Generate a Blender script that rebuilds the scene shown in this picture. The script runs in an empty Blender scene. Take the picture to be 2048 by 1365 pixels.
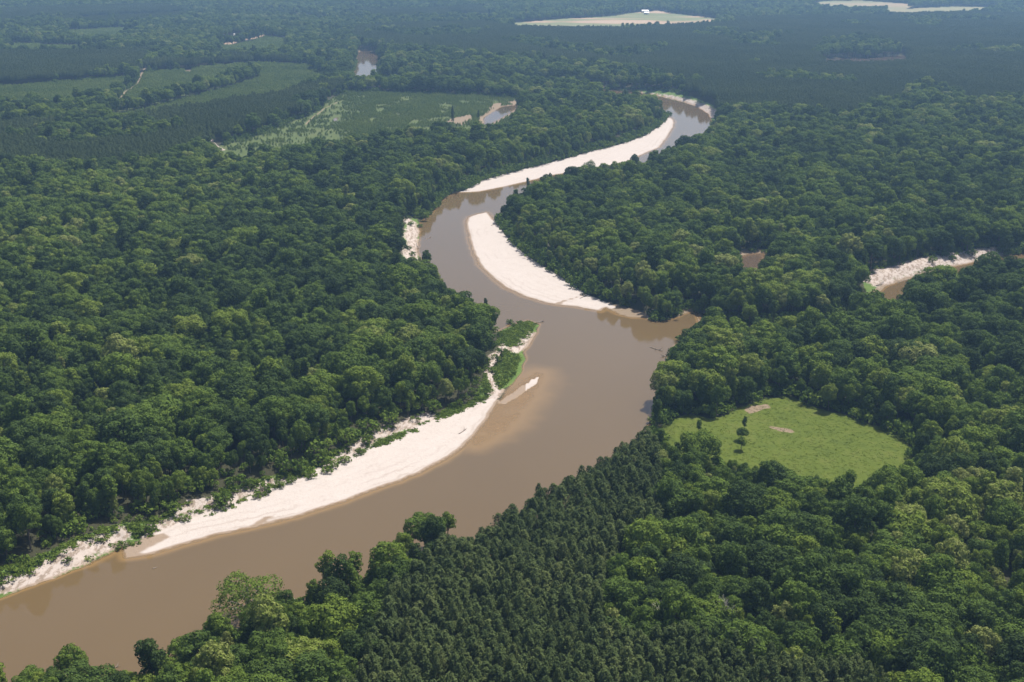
import bpy, math, random
import numpy as np
from mathutils import Vector

R = math.radians
sc = bpy.context.scene
rng = np.random.default_rng(11)
random.seed(5)

# ------------------------------------------------------------------ camera, sky, sun, exposure
F_PX, CAM_H, HORIZON = 2400.0, 225.0, -130.0
PITCH = math.atan((682.5 - HORIZON) / F_PX)
cam_d = bpy.data.cameras.new('camera')
cam_d.sensor_width = 36.0
cam_d.lens = F_PX / 2048.0 * 36.0
cam_d.clip_start = 1.0
cam_d.clip_end = 40000.0
cam = bpy.data.objects.new('camera', cam_d)
sc.collection.objects.link(cam)
cam.location = (0, 0, CAM_H)
cam.rotation_euler = (math.pi / 2 - PITCH, 0, 0)
sc.camera = cam

SUN_AZ, SUN_EL = R(42), R(62)          # azimuth from +Y (view direction) towards +X
world = bpy.data.worlds.new('World')
sc.world = world
world.use_nodes = True
wn = world.node_tree.nodes
sky = wn.new('ShaderNodeTexSky')
sky.sky_type = 'NISHITA'
sky.sun_disc = False
sky.sun_elevation = SUN_EL
sky.sun_rotation = SUN_AZ
sky.dust_density = 4.0
sky.air_density = 0.8
world.node_tree.links.new(sky.outputs[0], wn['Background'].inputs[0])
wn['Background'].inputs[1].default_value = 0.095
sun_d = bpy.data.lights.new('sun', 'SUN')
sun_d.energy = 5.0
sun_d.angle = R(0.53)
sun_d.color = (1.0, 0.955, 0.89)
sun = bpy.data.objects.new('sun', sun_d)
sc.collection.objects.link(sun)
S = Vector((math.cos(SUN_EL) * math.sin(SUN_AZ), math.cos(SUN_EL) * math.cos(SUN_AZ), math.sin(SUN_EL)))
sun.rotation_euler = (-S).to_track_quat('-Z', 'Y').to_euler()
vs = sc.view_settings
vs.view_transform = 'Standard'
vs.look = 'None'
vs.exposure = 0.52
vs.gamma = 1.0
vs.use_curve_mapping = False
HAZE_DENSITY = 0.0001
HAZE_COLOR = (0.37, 0.64, 1.0)
cy = sc.cycles
cy.max_bounces = 6
cy.diffuse_bounces = 2
cy.glossy_bounces = 2
cy.transmission_bounces = 2
cy.transparent_max_bounces = 6
cy.volume_bounces = 0
cy.use_denoising = True
cy.sample_clamp_indirect = 4.0

# ------------------------------------------------------------------ helpers
CP, SP = math.cos(PITCH), math.sin(PITCH)

def unproj(px, py, z=0.0):
    """pixel of the 2048 x 1365 photograph -> point of the place at height z"""
    x = (px - 1024.0) / F_PX
    y = -(py - 682.5) / F_PX
    d = np.array([x, CP + y * SP, -SP + y * CP])
    t = (z - CAM_H) / d[2]
    return d * t + np.array([0, 0, CAM_H])

def proj(x, y, z):
    dz = z - CAM_H
    depth = y * CP - dz * SP
    u = y * SP + dz * CP
    return 1024 + F_PX * x / depth, 682.5 - F_PX * u / depth, depth

def poly(pts, z=0.0):
    out = []
    for p in pts:
        q = unproj(p[0], p[1], p[2] if len(p) > 2 else z)
        out.append((q[0], q[1]))
    return np.array(out)

def hash2(ix, iy, seed):
    h = (ix.astype(np.int64) * 374761393 + iy.astype(np.int64) * 668265263 + seed * 1274126177) & 0xffffffff
    h = ((h ^ (h >> 13)) * 1274126177) & 0xffffffff
    return ((h ^ (h >> 16)) & 0xffff) / 65535.0

def vnoise(x, y, scale, seed=0):
    x = x / scale; y = y / scale
    ix = np.floor(x); iy = np.floor(y)
    fx = x - ix; fy = y - iy
    fx = fx * fx * (3 - 2 * fx); fy = fy * fy * (3 - 2 * fy)
    a = hash2(ix, iy, seed); b = hash2(ix + 1, iy, seed)
    c = hash2(ix, iy + 1, seed); d = hash2(ix + 1, iy + 1, seed)
    return (a * (1 - fx) + b * fx) * (1 - fy) + (c * (1 - fx) + d * fx) * fy

def fnoise(x, y, scale, seed=0):
    return (vnoise(x, y, scale, seed) * 0.5 + vnoise(x, y, scale * 0.45, seed + 1) * 0.3 + vnoise(x, y, scale * 0.2, seed + 2) * 0.2)

def sstep(a, b, x):
    t = np.clip((x - a) / (b - a), 0, 1)
    return t * t * (3 - 2 * t)

def sdist(X, Y, P, margin=90.0, closed=True):
    """signed distance to polygon P (negative inside); big where farther than margin"""
    out = np.full(X.shape, 1e4)
    m = (X > P[:, 0].min() - margin) & (X < P[:, 0].max() + margin) & (Y > P[:, 1].min() - margin) & (Y < P[:, 1].max() + margin)
    if not m.any():
        return out
    x = X[m]; y = Y[m]
    d2 = np.full(x.shape, 1e12)
    inside = np.zeros(x.shape, bool)
    n = len(P)
    for i in range(n if closed else n - 1):
        ax, ay = P[i]; bx, by = P[(i + 1) % n]
        ex, ey = bx - ax, by - ay
        L = ex * ex + ey * ey + 1e-9
        t = np.clip(((x - ax) * ex + (y - ay) * ey) / L, 0, 1)
        dx = x - ax - t * ex; dy = y - ay - t * ey
        d2 = np.minimum(d2, dx * dx + dy * dy)
        if closed:
            c = ((ay > y) != (by > y))
            if abs(ey) > 1e-9:
                inside ^= c & (x < ex * (y - ay) / ey + ax)
    d = np.sqrt(d2)
    if closed:
        d[inside] *= -1
    out[m] = d
    return out

def tag(o, label=None, cat=None, group=None, kind=None):
    if label: o['label'] = label
    if cat: o['category'] = cat
    if group: o['group'] = group
    if kind: o['kind'] = kind
    return o

def link(o, parent=None):
    sc.collection.objects.link(o)
    if parent is not None:
        o.parent = parent
    return o

def mesh_np(name, verts, faces, mats=(), fmat=None, smooth=False):
    """faces: (n,3) or (n,4) integer array"""
    me = bpy.data.meshes.new(name)
    verts = np.asarray(verts, np.float32); faces = np.asarray(faces, np.int32)
    me.vertices.add(len(verts)); me.vertices.foreach_set('co', verts.ravel())
    k = faces.shape[1]
    me.loops.add(faces.size); me.loops.foreach_set('vertex_index', faces.ravel())
    me.polygons.add(len(faces))
    me.polygons.foreach_set('loop_start', np.arange(0, faces.size, k, dtype=np.int32))
    me.polygons.foreach_set('loop_total', np.full(len(faces), k, np.int32))
    if smooth:
        me.polygons.foreach_set('use_smooth', np.ones(len(faces), bool))
    for m in mats: me.materials.append(m)
    if fmat is not None:
        me.polygons.foreach_set('material_index', np.asarray(fmat, np.int32))
    me.update(calc_edges=True)
    return me

# ------------------------------------------------------------------ materials
def new_mat(name):
    m = bpy.data.materials.new(name); m.use_nodes = True
    nt = m.node_tree; nt.nodes.clear()
    out = nt.nodes.new('ShaderNodeOutputMaterial')
    return m, nt, out

class NT:
    def __init__(s, nt): s.nt = nt
    def n(s, t, **kw):
        o = s.nt.nodes.new(t)
        for k, v in kw.items(): setattr(o, k, v)
        return o
    def l(s, a, b): s.nt.links.new(a, b)
    def math(s, op, a, b=None, c=None, clamp=False):
        o = s.n('ShaderNodeMath', operation=op, use_clamp=clamp)
        for i, v in enumerate((a, b, c)):
            if v is None: continue
            if isinstance(v, (int, float)): o.inputs[i].default_value = v
            else: s.l(v, o.inputs[i])
        return o.outputs[0]
    def mix(s, f, a, b):
        o = s.n('ShaderNodeMix', data_type='RGBA')
        for i, v in ((0, f), (6, a), (7, b)):
            if isinstance(v, (int, float)): o.inputs[i].default_value = v
            elif isinstance(v, tuple): o.inputs[i].default_value = v + (1,)
            else: s.l(v, o.inputs[i])
        return o.outputs[2]
    def attr(s, name, typ='GEOMETRY', out='Fac'):
        o = s.n('ShaderNodeAttribute', attribute_type=typ, attribute_name=name)
        return o.outputs[out]
    def noise(s, scale, detail=4, rough=0.55, vec=None):
        o = s.n('ShaderNodeTexNoise')
        o.inputs['Scale'].default_value = scale
        o.inputs['Detail'].default_value = detail
        o.inputs['Roughness'].default_value = rough
        if vec is not None: s.l(vec, o.inputs['Vector'])
        return o.outputs['Fac']
    def ramp(s, f, stops):
        o = s.n('ShaderNodeValToRGB')
        e = o.color_ramp.elements
        while len(e) < len(stops): e.new(0.5)
        for i, (p, c) in enumerate(stops):
            e[i].position = p; e[i].color = tuple(c) + (1,)
        s.l(f, o.inputs[0])
        return o.outputs[0]
    def rng(s, v, a, b, c=0.0, d=1.0, smooth=True):
        o = s.n('ShaderNodeMapRange', interpolation_type='SMOOTHSTEP' if smooth else 'LINEAR')
        for i, w in enumerate((v, a, b, c, d)):
            if isinstance(w, (int, float)): o.inputs[i].default_value = w
            else: s.l(w, o.inputs[i])
        return o.outputs[0]

def leaf_material(name, stops, transl=0.32, rough=0.55):
    m, nt, out = new_mat(name); k = NT(nt)
    tint = k.attr('tint', 'INSTANCER')
    geo = k.n('ShaderNodeNewGeometry')
    tc = k.n('ShaderNodeTexCoord')
    nz = k.noise(0.55, 2, 0.6, tc.outputs['Object'])
    isl = geo.outputs['Random Per Island']
    f = k.math('ADD', tint, k.math('MULTIPLY', k.math('SUBTRACT', isl, 0.5), 0.22))
    f = k.math('ADD', f, k.math('MULTIPLY', k.math('SUBTRACT', nz, 0.5), 0.30), clamp=True)
    col = k.ramp(f, stops)
    di = k.n('ShaderNodeBsdfDiffuse'); k.l(col, di.inputs[0])
    tr = k.n('ShaderNodeBsdfTranslucent')
    k.l(k.mix(1.0, col, col), tr.inputs[0])
    mx = k.n('ShaderNodeMixShader'); mx.inputs[0].default_value = transl
    k.l(di.outputs[0], mx.inputs[1]); k.l(tr.outputs[0], mx.inputs[2])
    k.l(mx.outputs[0], out.inputs[0])
    return m

M_HARD = leaf_material('broadleaf_foliage', [
    (0.0, (0.045, 0.069, 0.026)), (0.25, (0.072, 0.112, 0.030)), (0.5, (0.112, 0.168, 0.032)),
    (0.75, (0.170, 0.225, 0.038)), (1.0, (0.235, 0.260, 0.085))])
M_PINE = leaf_material('pine_needles', [
    (0.0, (0.052, 0.074, 0.029)), (0.5, (0.080, 0.108, 0.039)), (1.0, (0.122, 0.146, 0.052))], transl=0.2)
M_YOUNG = leaf_material('sapling_foliage', [
    (0.0, (0.100, 0.150, 0.034)), (0.5, (0.148, 0.200, 0.044)), (1.0, (0.200, 0.240, 0.060))])
M_SHRUB = leaf_material('shrub_foliage', [
    (0.0, (0.062, 0.102, 0.022)), (0.5, (0.108, 0.162, 0.028)), (1.0, (0.168, 0.222, 0.042))])
M_GRASS = leaf_material('grass_blades', [
    (0.0, (0.070, 0.105, 0.016)), (0.5, (0.098, 0.138, 0.020)), (1.0, (0.140, 0.172, 0.032))])

def plain_mat(name, col, rough=0.8, nscale=3.0, var=0.35, metallic=0.0):
    m, nt, out = new_mat(name); k = NT(nt)
    tc = k.n('ShaderNodeTexCoord')
    nz = k.noise(nscale, 4, 0.6, tc.outputs['Object'])
    c = k.mix(nz, tuple(v * (1 - var) for v in col), tuple(min(1, v * (1 + var)) for v in col))
    b = k.n('ShaderNodeBsdfPrincipled'); k.l(c, b.inputs['Base Color'])
    b.inputs['Roughness'].default_value = rough
    b.inputs['Metallic'].default_value = metallic
    k.l(b.outputs[0], out.inputs[0])
    return m

M_BARK = plain_mat('bark', (0.13, 0.10, 0.075), nscale=2)
M_PALEBARK = plain_mat('pale_bark', (0.34, 0.31, 0.27), nscale=2)
M_DRIFT = plain_mat('weathered_wood', (0.22, 0.185, 0.15), nscale=4)
M_WHITEWALL = plain_mat('white_siding', (0.72, 0.70, 0.66), nscale=0.5, var=0.1)
M_METALROOF = plain_mat('pale_metal_roof', (0.66, 0.67, 0.68), 0.45, 0.4, 0.12)
M_GREYROOF = plain_mat('grey_roof', (0.26, 0.25, 0.25), 0.7, 0.5, 0.2)
M_DARK = plain_mat('dark_opening', (0.03, 0.03, 0.035), 0.4, 1, 0.2)

def ground_material():
    m, nt, out = new_mat('ground'); k = NT(nt)
    pos = k.n('ShaderNodeNewGeometry').outputs['Position']
    n_big = k.noise(0.02, 4, 0.6, pos)
    n_mid = k.noise(0.12, 4, 0.6, pos)
    n_sm = k.noise(0.6, 5, 0.65, pos)
    n_fine = k.noise(2.2, 3, 0.6, pos)
    edge = k.math('MULTIPLY', k.math('SUBTRACT', k.math('ADD', k.math('MULTIPLY', n_sm, 0.6), k.math('MULTIPLY', n_mid, 0.4)), 0.5), 0.9)
    def msk(name, amt=1.0):
        a = k.attr(name)
        return k.rng(k.math('ADD', a, k.math('MULTIPLY', edge, amt)), 0.35, 0.65)
    floor = k.mix(n_sm, (0.030, 0.034, 0.016), (0.060, 0.055, 0.030))
    grass = k.ramp(k.math('ADD', k.math('MULTIPLY', n_mid, 0.65), k.math('MULTIPLY', n_sm, 0.35)),
                   [(0.30, (0.062, 0.088, 0.011)), (0.50, (0.080, 0.108, 0.012)), (0.70, (0.108, 0.122, 0.024))])
    clear = k.ramp(k.math('ADD', k.math('MULTIPLY', n_big, 0.5), k.math('MULTIPLY', n_sm, 0.5)),
                   [(0.32, (0.062, 0.090, 0.026)), (0.50, (0.082, 0.108, 0.031)), (0.70, (0.112, 0.118, 0.046))])
    scrub = k.ramp(k.math('ADD', k.math('MULTIPLY', n_mid, 0.4), k.math('MULTIPLY', n_sm, 0.6)),
                   [(0.32, (0.060, 0.105, 0.022)), (0.52, (0.098, 0.155, 0.032)), (0.70, (0.140, 0.180, 0.050))])
    # the sand: dry quartz, damp near the waterline, ripple tone
    sand_t = k.math('ADD', k.math('MULTIPLY', n_mid, 0.4), k.math('MULTIPLY', n_sm, 0.6))
    sand = k.ramp(sand_t, [(0.30, (0.37, 0.312, 0.268)), (0.43, (0.445, 0.392, 0.352)), (0.7, (0.480, 0.430, 0.392))])
    lw = k.math('MULTIPLY', k.attr('shore'), 60.0)
    ln = k.math('SINE', k.math('ADD', k.math('MULTIPLY', lw, 1.15), k.math('MULTIPLY', n_mid, 9.0)))
    band = k.math('MULTIPLY', k.rng(ln, 0.35, 1.0), k.math('MULTIPLY', k.rng(n_big, 0.40, 0.60), k.rng(lw, 2.0, 22.0, 0.45, 0.10)))
    sand = k.mix(band, sand, (0.30, 0.245, 0.20))
    deb = k.rng(k.noise(1.1, 5, 0.75, pos), 0.60, 0.74, 0.0, 0.45)
    sand = k.mix(deb, sand, (0.22, 0.18, 0.145))
    wetf = k.math('MULTIPLY', k.rng(k.math('ADD', k.attr('wet'), k.math('MULTIPLY', edge, 0.55)), 0.3, 0.75), 0.92)
    sand = k.mix(wetf, sand, k.mix(n_sm, (0.215, 0.155, 0.105), (0.275, 0.210, 0.150)))
    field = k.ramp(k.attr('crop'), [(0.0, (0.115, 0.145, 0.058)), (0.4, (0.20, 0.20, 0.10)), (0.7, (0.34, 0.235, 0.15)), (1.0, (0.42, 0.34, 0.26))])
    mud = k.mix(n_sm, (0.17, 0.125, 0.08), (0.27, 0.21, 0.145))
    c = floor
    c = k.mix(msk('clear'), c, clear)
    c = k.mix(msk('scrub'), c, scrub)
    c = k.mix(msk('meadow', 0.5), c, grass)
    c = k.mix(msk('field', 0.25), c, field)
    c = k.mix(msk('mud', 0.6), c, mud)
    mpb = k.n('ShaderNodeMapping'); mpb.inputs['Scale'].default_value = (0.42, 0.16, 0.9); mpb.inputs['Rotation'].default_value = (0, 0, R(-20))
    k.l(pos, mpb.inputs['Vector'])
    slump = k.rng(k.noise(1.0, 5, 0.7, mpb.outputs[0]), 0.47, 0.57, 0.0, 0.85)
    cut = k.mix(slump, k.mix(0.25, sand, (0.40, 0.31, 0.25)), k.mix(n_sm, (0.16, 0.12, 0.085), (0.30, 0.235, 0.18)))
    c = k.mix(msk('bare', 2.4), c, cut)
    c = k.mix(msk('sand', 0.5), c, sand)
    bed = k.mix(n_mid, (0.26, 0.165, 0.085), (0.33, 0.22, 0.12))
    c = k.mix(k.attr('bed'), c, bed)
    c = k.mix(0.22, c, k.mix(n_fine, (0, 0, 0), c))
    b = k.n('ShaderNodeBsdfPrincipled'); k.l(c, b.inputs['Base Color'])
    b.inputs['Roughness'].default_value = 0.95
    b.inputs['Specular IOR Level'].default_value = 0.15
    bp = k.n('ShaderNodeBump'); bp.inputs['Strength'].default_value = 0.5; bp.inputs['Distance'].default_value = 0.5
    k.l(k.math('ADD', n_sm, k.math('MULTIPLY', n_fine, 0.4)), bp.inputs['Height']); k.l(bp.outputs[0], b.inputs['Normal'])
    k.l(b.outputs[0], out.inputs[0])
    return m
M_GROUND = ground_material()

def water_material(name, deep, shallow):
    m, nt, out = new_mat(name); k = NT(nt)
    pos = k.n('ShaderNodeNewGeometry').outputs['Position']
    mp = k.n('ShaderNodeMapping'); mp.inputs['Scale'].default_value = (0.010, 0.004, 1); mp.inputs['Rotation'].default_value = (0, 0, R(35))
    k.l(pos, mp.inputs['Vector'])
    nb = k.noise(1.0, 4, 0.55, mp.outputs[0])
    dep = k.attr('depth')
    dj = k.math('ADD', dep, k.math('MULTIPLY', k.math('SUBTRACT', k.noise(0.10, 4, 0.6, pos), 0.5), 0.35))
    base = k.mix(nb, tuple(v * 0.86 for v in deep), tuple(v * 1.12 for v in deep))
    base = k.mix(k.rng(dj, 0.0, 1.1, 1.0, 0.0), base, shallow)
    b = k.n('ShaderNodeBsdfPrincipled'); k.l(base, b.inputs['Base Color'])
    b.inputs['IOR'].default_value = 1.333
    b.inputs['Roughness'].default_value = 0.045
    k.l(k.rng(dj, -0.05, 0.42, 0.35, 1.0), b.inputs['Alpha'])
    bp = k.n('ShaderNodeBump'); bp.inputs['Strength'].default_value = 0.10; bp.inputs['Distance'].default_value = 0.12
    k.l(k.math('ADD', k.noise(0.35, 3, 0.6, pos), k.math('MULTIPLY', k.noise(1.4, 2, 0.6, pos), 0.3)), bp.inputs['Height'])
    k.l(bp.outputs[0], b.inputs['Normal'])
    k.l(b.outputs[0], out.inputs[0])
    return m
M_WATER = water_material('muddy_river_water', (0.108, 0.074, 0.036), (0.205, 0.130, 0.055))
M_POND = water_material('still_pond_water', (0.085, 0.060, 0.040), (0.16, 0.10, 0.05))

# ------------------------------------------------------------------ outlines read off the photograph (pixel x, pixel y, height of the point above the water)
GZ = 4.6       # level of the flood plain
RIVER = poly([
    (-200, 1270), (0, 1197), (60, 1175), (120, 1151), (180, 1128), (215, 1110), (243, 1094), (252, 1117), (300, 1110), (360, 1092),
    (430, 1072), (500, 1057), (545, 1046), (600, 1032), (680, 1006), (760, 976), (830, 950), (890, 920), (935, 885),
    (965, 850), (985, 818), (1000, 800), (1015, 775), (1040, 748), (1050, 720), (1048, 702), (1060, 690), (1072, 668),
    (1078, 648), (1055, 641), (1020, 642, 3), (995, 634, 10), (975, 602, 16), (941, 590, 17), (921, 578, 17), (885, 546, 17),
    (863, 528, 16), (846, 508, 10), (835, 505), (838, 485), (840, 465), (837, 448), (845, 440), (862, 430), (880, 405),
    (893, 392), (915, 386), (960, 384), (1000, 376), (1045, 366), (1100, 352), (1160, 342), (1210, 334), (1260, 322),
    (1290, 307), (1318, 296), (1335, 275), (1347, 255), (1349, 242), (1343, 232, 2), (1330, 216, 8), (1310, 204, 13), (1285, 195, 15),
    (1245, 190, 15), (1150, 182), (1000, 181), (880, 178), (800, 177), (740, 177), (702, 176), (706, 150), (715, 122),
    (716, 104), (735, 101), (757, 110), (759, 125), (755, 140), (762, 160), (800, 166), (880, 168), (1000, 172), (1150, 173),
    (1245, 181), (1290, 187), (1340, 197), (1390, 212), (1416, 228), (1424, 243), (1425, 256, 8), (1415, 266, 14), (1390, 277, 15),
    (1360, 290, 15), (1330, 302, 15), (1300, 316, 16), (1260, 331, 17), (1210, 338, 17), (1170, 335, 17), (1140, 348, 17), (1095, 356, 17), (1050, 372, 16),
    (1010, 394, 15), (990, 408, 14), (985, 424, 6), (975, 424), (955, 428), (938, 434), (932, 445), (937, 470), (945, 500), (960, 530),
    (985, 556), (1010, 576), (1050, 594), (1095, 607), (1118, 611), (1150, 614), (1200, 623), (1212, 616), (1240, 630),
    (1265, 637), (1292, 637), (1310, 645), (1340, 641), (1365, 630), (1390, 622), (1405, 640, 6), (1388, 655, 14), (1377, 688, 8),
    (1352, 690), (1345, 704, 2), (1335, 735, 12), (1308, 760, 14), (1304, 790, 16), (1298, 826, 18), (1288, 834, 20), (1262, 852, 20),
    (1222, 877, 20), (1195, 904, 20), (1165, 912, 20), (1120, 942, 20), (1090, 952, 20), (1060, 962, 20), (1040, 987, 20),
    (1000, 1007, 20), (970, 1032, 20), (935, 1047, 20), (918, 1060, 18), (905, 1045, 14), (880, 1042, 14), (850, 1042, 14),
    (812, 1060, 14), (797, 1085, 14), (782, 1120, 12), (765, 1140, 6), (725, 1172, 6), (690, 1185, 5), (640, 1200, 4),
    (600, 1212, 2), (570, 1222, 2), (520, 1250, 3), (460, 1262, 3), (425, 1272, 6), (372, 1285, 12), (340, 1302, 12), (290, 1317, 12),
    (235, 1345, 12), (200, 1352, 10), (180, 1356, 10), (172, 1340, 12), (140, 1325, 13), (100, 1345, 12), (50, 1363, 12), (0, 1362, 12), (-200, 1400, 12)])
BARS = {
 'long': poly([(240, 1100), (290, 1076), (360, 1046), (430, 1020), (500, 995), (560, 970), (620, 948), (680, 923), (740, 897), (800, 872),
    (850, 848), (900, 828), (940, 808), (985, 797), (1003, 800), (985, 822), (965, 854), (935, 889), (890, 924), (830, 954), (760, 980),
    (680, 1010), (600, 1036), (500, 1061), (430, 1076), (360, 1096), (300, 1114), (252, 1121)], 0.3),
 'point': poly([(975, 420), (984, 424, 1), (992, 442, 1), (1012, 472, 1), (1042, 502, 1), (1092, 537, 1), (1142, 567, 1), (1172, 587, 1), (1212, 602, 1),
    (1232, 612, 1), (1215, 622), (1200, 627), (1150, 618), (1095, 611), (1050, 598), (1010, 580), (985, 560), (960, 534), (945, 504), (935, 470), (930, 444), (938, 430)], 0.0),
 'far': poly([(893, 394), (935, 379), (965, 363), (1000, 353), (1060, 338), (1120, 323), (1180, 306), (1240, 291), (1290, 273), (1320, 253),
    (1336, 236), (1345, 231), (1352, 245), (1350, 258), (1338, 279), (1318, 300), (1290, 311), (1260, 326), (1210, 338), (1160, 346), (1100, 356), (1045, 370), (1000, 380), (960, 388), (915, 390)], 0.0),
}
MUDS = [poly([(1212, 604), (1240, 611), (1275, 622), (1310, 632), (1300, 642), (1265, 640), (1238, 634), (1212, 620)], 0.3),
        poly([(1352, 632), (1368, 616), (1388, 613), (1392, 624), (1365, 634)], 0.3)]
SHOAL = poly([(1084, 750), (1070, 748), (1045, 762), (1020, 778), (990, 802), (985, 830), (965, 862), (950, 885), (985, 872), (1020, 842), (1045, 810), (1062, 785), (1080, 765)], 0)
SPIT = poly([(1084, 752), (1062, 760), (1040, 774), (1014, 792), (998, 806), (1012, 808), (1038, 794), (1070, 771)], 0)
SCRUBS = [poly([(-150, 1250), (0, 1196, 0), (60, 1174, 0), (120, 1150, 0), (180, 1127, 0), (215, 1109, 0), (243, 1092, 0), (290, 1075), (360, 1045), (430, 1018), (500, 992),
    (560, 968), (620, 946), (680, 921), (740, 895), (800, 870), (850, 846), (900, 826), (940, 806), (985, 796), (1010, 772), (1040, 746),
    (1050, 720), (1048, 702), (1060, 690), (1072, 668), (1078, 648), (1055, 641), (1015, 641, 5), (1000, 650, 5), (1003, 672, 5), (992, 705, 5), (978, 735, 5),
    (966, 765, 5), (945, 788, 5), (915, 797, 5), (860, 820, 5), (815, 836, 5), (755, 850, 5), (712, 862, 5), (690, 884, 5), (640, 902, 5), (600, 920, 5), (540, 945, 5), (500, 957, 5),
    (450, 972, 5), (410, 986, 5), (360, 1006, 5), (300, 1030, 5), (250, 1042, 5), (200, 1050, 5), (160, 1072, 5), (110, 1097, 5), (60, 1117, 5), (0, 1132, 5), (-150, 1190, 5)], 1.0),
    poly([(812, 438, 4), (835, 440, 0), (838, 450, 0), (840, 468, 0), (838, 488, 0), (836, 512, 3), (832, 532, 14), (804, 524, 14), (806, 500, 6), (806, 470, 4)]),
    poly([(1720, 564, 4), (1765, 541, 4), (1840, 519, 4), (1912, 514, 4), (1953, 502, 4), (1992, 496, 4), (1995, 514, 2), (1900, 535, 1), (1830, 556, 1), (1780, 572, 1), (1745, 595, 1)]),
    poly([(1235, 175, 4), (1290, 178, 4), (1340, 184, 4), (1390, 197, 4), (1426, 211, 4), (1442, 232, 4), (1430, 246, 1), (1416, 229, 0), (1390, 213, 0), (1340, 198, 0), (1290, 189, 0), (1240, 184, 0)])]
BARES = [([(-40, 1180, 1), (0, 1170, 2), (60, 1156, 2), (110, 1133, 2), (160, 1112, 2), (215, 1078, 3), (245, 1065, 3)], 5.0),
    ([(20, 1160, 3), (120, 1112, 4), (200, 1065, 4)], 2.0),
    ([(290, 1068, 2), (350, 1038, 3), (420, 1008, 3), (480, 984, 3), (540, 962, 3), (590, 946, 3)], 3.2),
    ([(300, 1042, 4), (360, 1016, 4), (420, 990, 4)], 2.2),
    ([(590, 952, 3), (640, 935, 3), (668, 915, 3)], 3.2),
    ([(690, 905, 3), (722, 885, 3), (757, 866, 3), (800, 850, 3), (866, 828, 3)], 4.2),
    ([(1006, 690, 4), (990, 712, 4), (979, 742, 4), (986, 766, 3), (1000, 778, 2)], 2.6),
    ([(1022, 700, 2), (1036, 690, 3), (1060, 680, 2), (1070, 662, 2), (1050, 690, 1)], 4.5),
    ([(960, 806, 2), (985, 790, 2), (1000, 775, 2)], 3.0),
    ([(818, 440, 3), (830, 458, 2), (820, 474, 2), (830, 490, 1), (818, 510, 2), (828, 520, 3), (820, 528, 12)], 6.0),
    ([(1232, 179, 3), (1270, 182, 3), (1330, 191, 3), (1375, 204, 2), (1405, 216, 2), (1430, 232, 2)], 11.0),
    ([(1735, 562, 3), (1780, 546, 3), (1830, 530, 3), (1880, 521, 3), (1940, 511, 3), (1988, 502, 3)], 9.0),
    ([(1348, 692, 1), (1378, 688, 1)], 3.0)]
CREEK = poly([(1747, 592), (1775, 572), (1824, 556), (1892, 538), (1960, 522), (2030, 510), (2100, 500), (2110, 512, 14), (2030, 524, 14), (1960, 536, 14), (1905, 556, 14), (1840, 566, 14), (1800, 588, 14), (1745, 612, 14), (1700, 640, 8), (1650, 690),
    (1500, 700), (1420, 670), (1390, 622), (1440, 640), (1520, 662), (1640, 655), (1710, 622)], 0)
POOL = poly([(1473, 514), (1500, 508), (1534, 506), (1530, 522, 20), (1508, 532, 22), (1478, 532, 22)], 3.6)
POOLMUD = poly([(1468, 506), (1500, 498), (1538, 500), (1536, 512), (1500, 528), (1470, 522)], 4)
POND = poly([(966, 236), (985, 224), (1003, 213), (1034, 210), (1030, 218), (1017, 228), (990, 244), (969, 253)], 4.2)
PUDDLE = poly([(664, 242), (668, 236), (677, 234), (674, 243)], 4.2)
LAKE = poly([(1640, 119), (1680, 116), (1740, 116), (1790, 112), (1818, 111), (1815, 116, 20), (1760, 121, 20), (1690, 122, 20), (1650, 121, 20)], 4.2)
MEADOW = poly([(1330, 838), (1348, 835), (1380, 830), (1420, 838), (1449, 829), (1490, 812), (1509, 806), (1537, 795), (1574, 792), (1606, 806), (1670, 827), (1711, 839),
    (1763, 855), (1816, 876), (1822, 900), (1813, 918, 12), (1791, 908, 20), (1735, 911, 20), (1682, 922, 20), (1662, 933, 20), (1630, 922, 20), (1606, 904, 20), (1570, 914, 20), (1541, 917, 19),
    (1509, 910, 18), (1481, 894, 18), (1429, 873, 18), (1396, 867, 18), (1348, 857, 18), (1325, 848, 14)], GZ)
CLEAR_H = poly([(700, 181), (730, 184), (839, 186), (955, 191), (1037, 197), (1048, 212), (1030, 238, 18), (972, 262, 20), (942, 256, 22), (890, 254, 22), (839, 260, 21), (791, 264, 21),
    (703, 278, 21), (600, 294, 20), (520, 304, 20), (462, 310, 18), (432, 302, 10), (440, 292, 5), (513, 271), (581, 245), (643, 220), (649, 205)], GZ)
YOUNG_E = poly([(284, 147), (376, 140), (513, 128), (615, 133), (649, 150), (663, 161), (564, 181, 20), (410, 203, 20), (290, 221, 20), (219, 233, 20), (219, 219), (239, 191), (273, 167)], GZ)
YOUNG_D = poly([(403, 108), (470, 98), (513, 91), (567, 89), (584, 99), (564, 111, 12), (444, 109, 12)], GZ)
HEDGE = [(222, 222, 10), (300, 202, 10), (390, 180, 10), (450, 165, 10), (499, 150, 10)]
LIGHT_F = poly([(-60, 174), (34, 172), (205, 158), (267, 154), (253, 172, 10), (205, 184, 20), (90, 192, 22), (-60, 198, 22)], GZ)
LIGHT_G = [poly([(120, 65), (239, 58), (294, 62), (220, 74, 16), (150, 74, 16)], GZ), poly([(17, 88), (51, 90), (164, 95), (170, 102, 16), (60, 101, 16), (15, 97, 16)], GZ), poly([(-60, 82), (40, 74), (38, 80), (-60, 88)], GZ),
    poly([(150, 40), (420, 28), (430, 33), (160, 47)], GZ), poly([(560, 30), (680, 40), (640, 47), (540, 37)], GZ), poly([(900, 30), (1000, 36), (980, 43), (880, 39)], GZ)]
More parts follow.
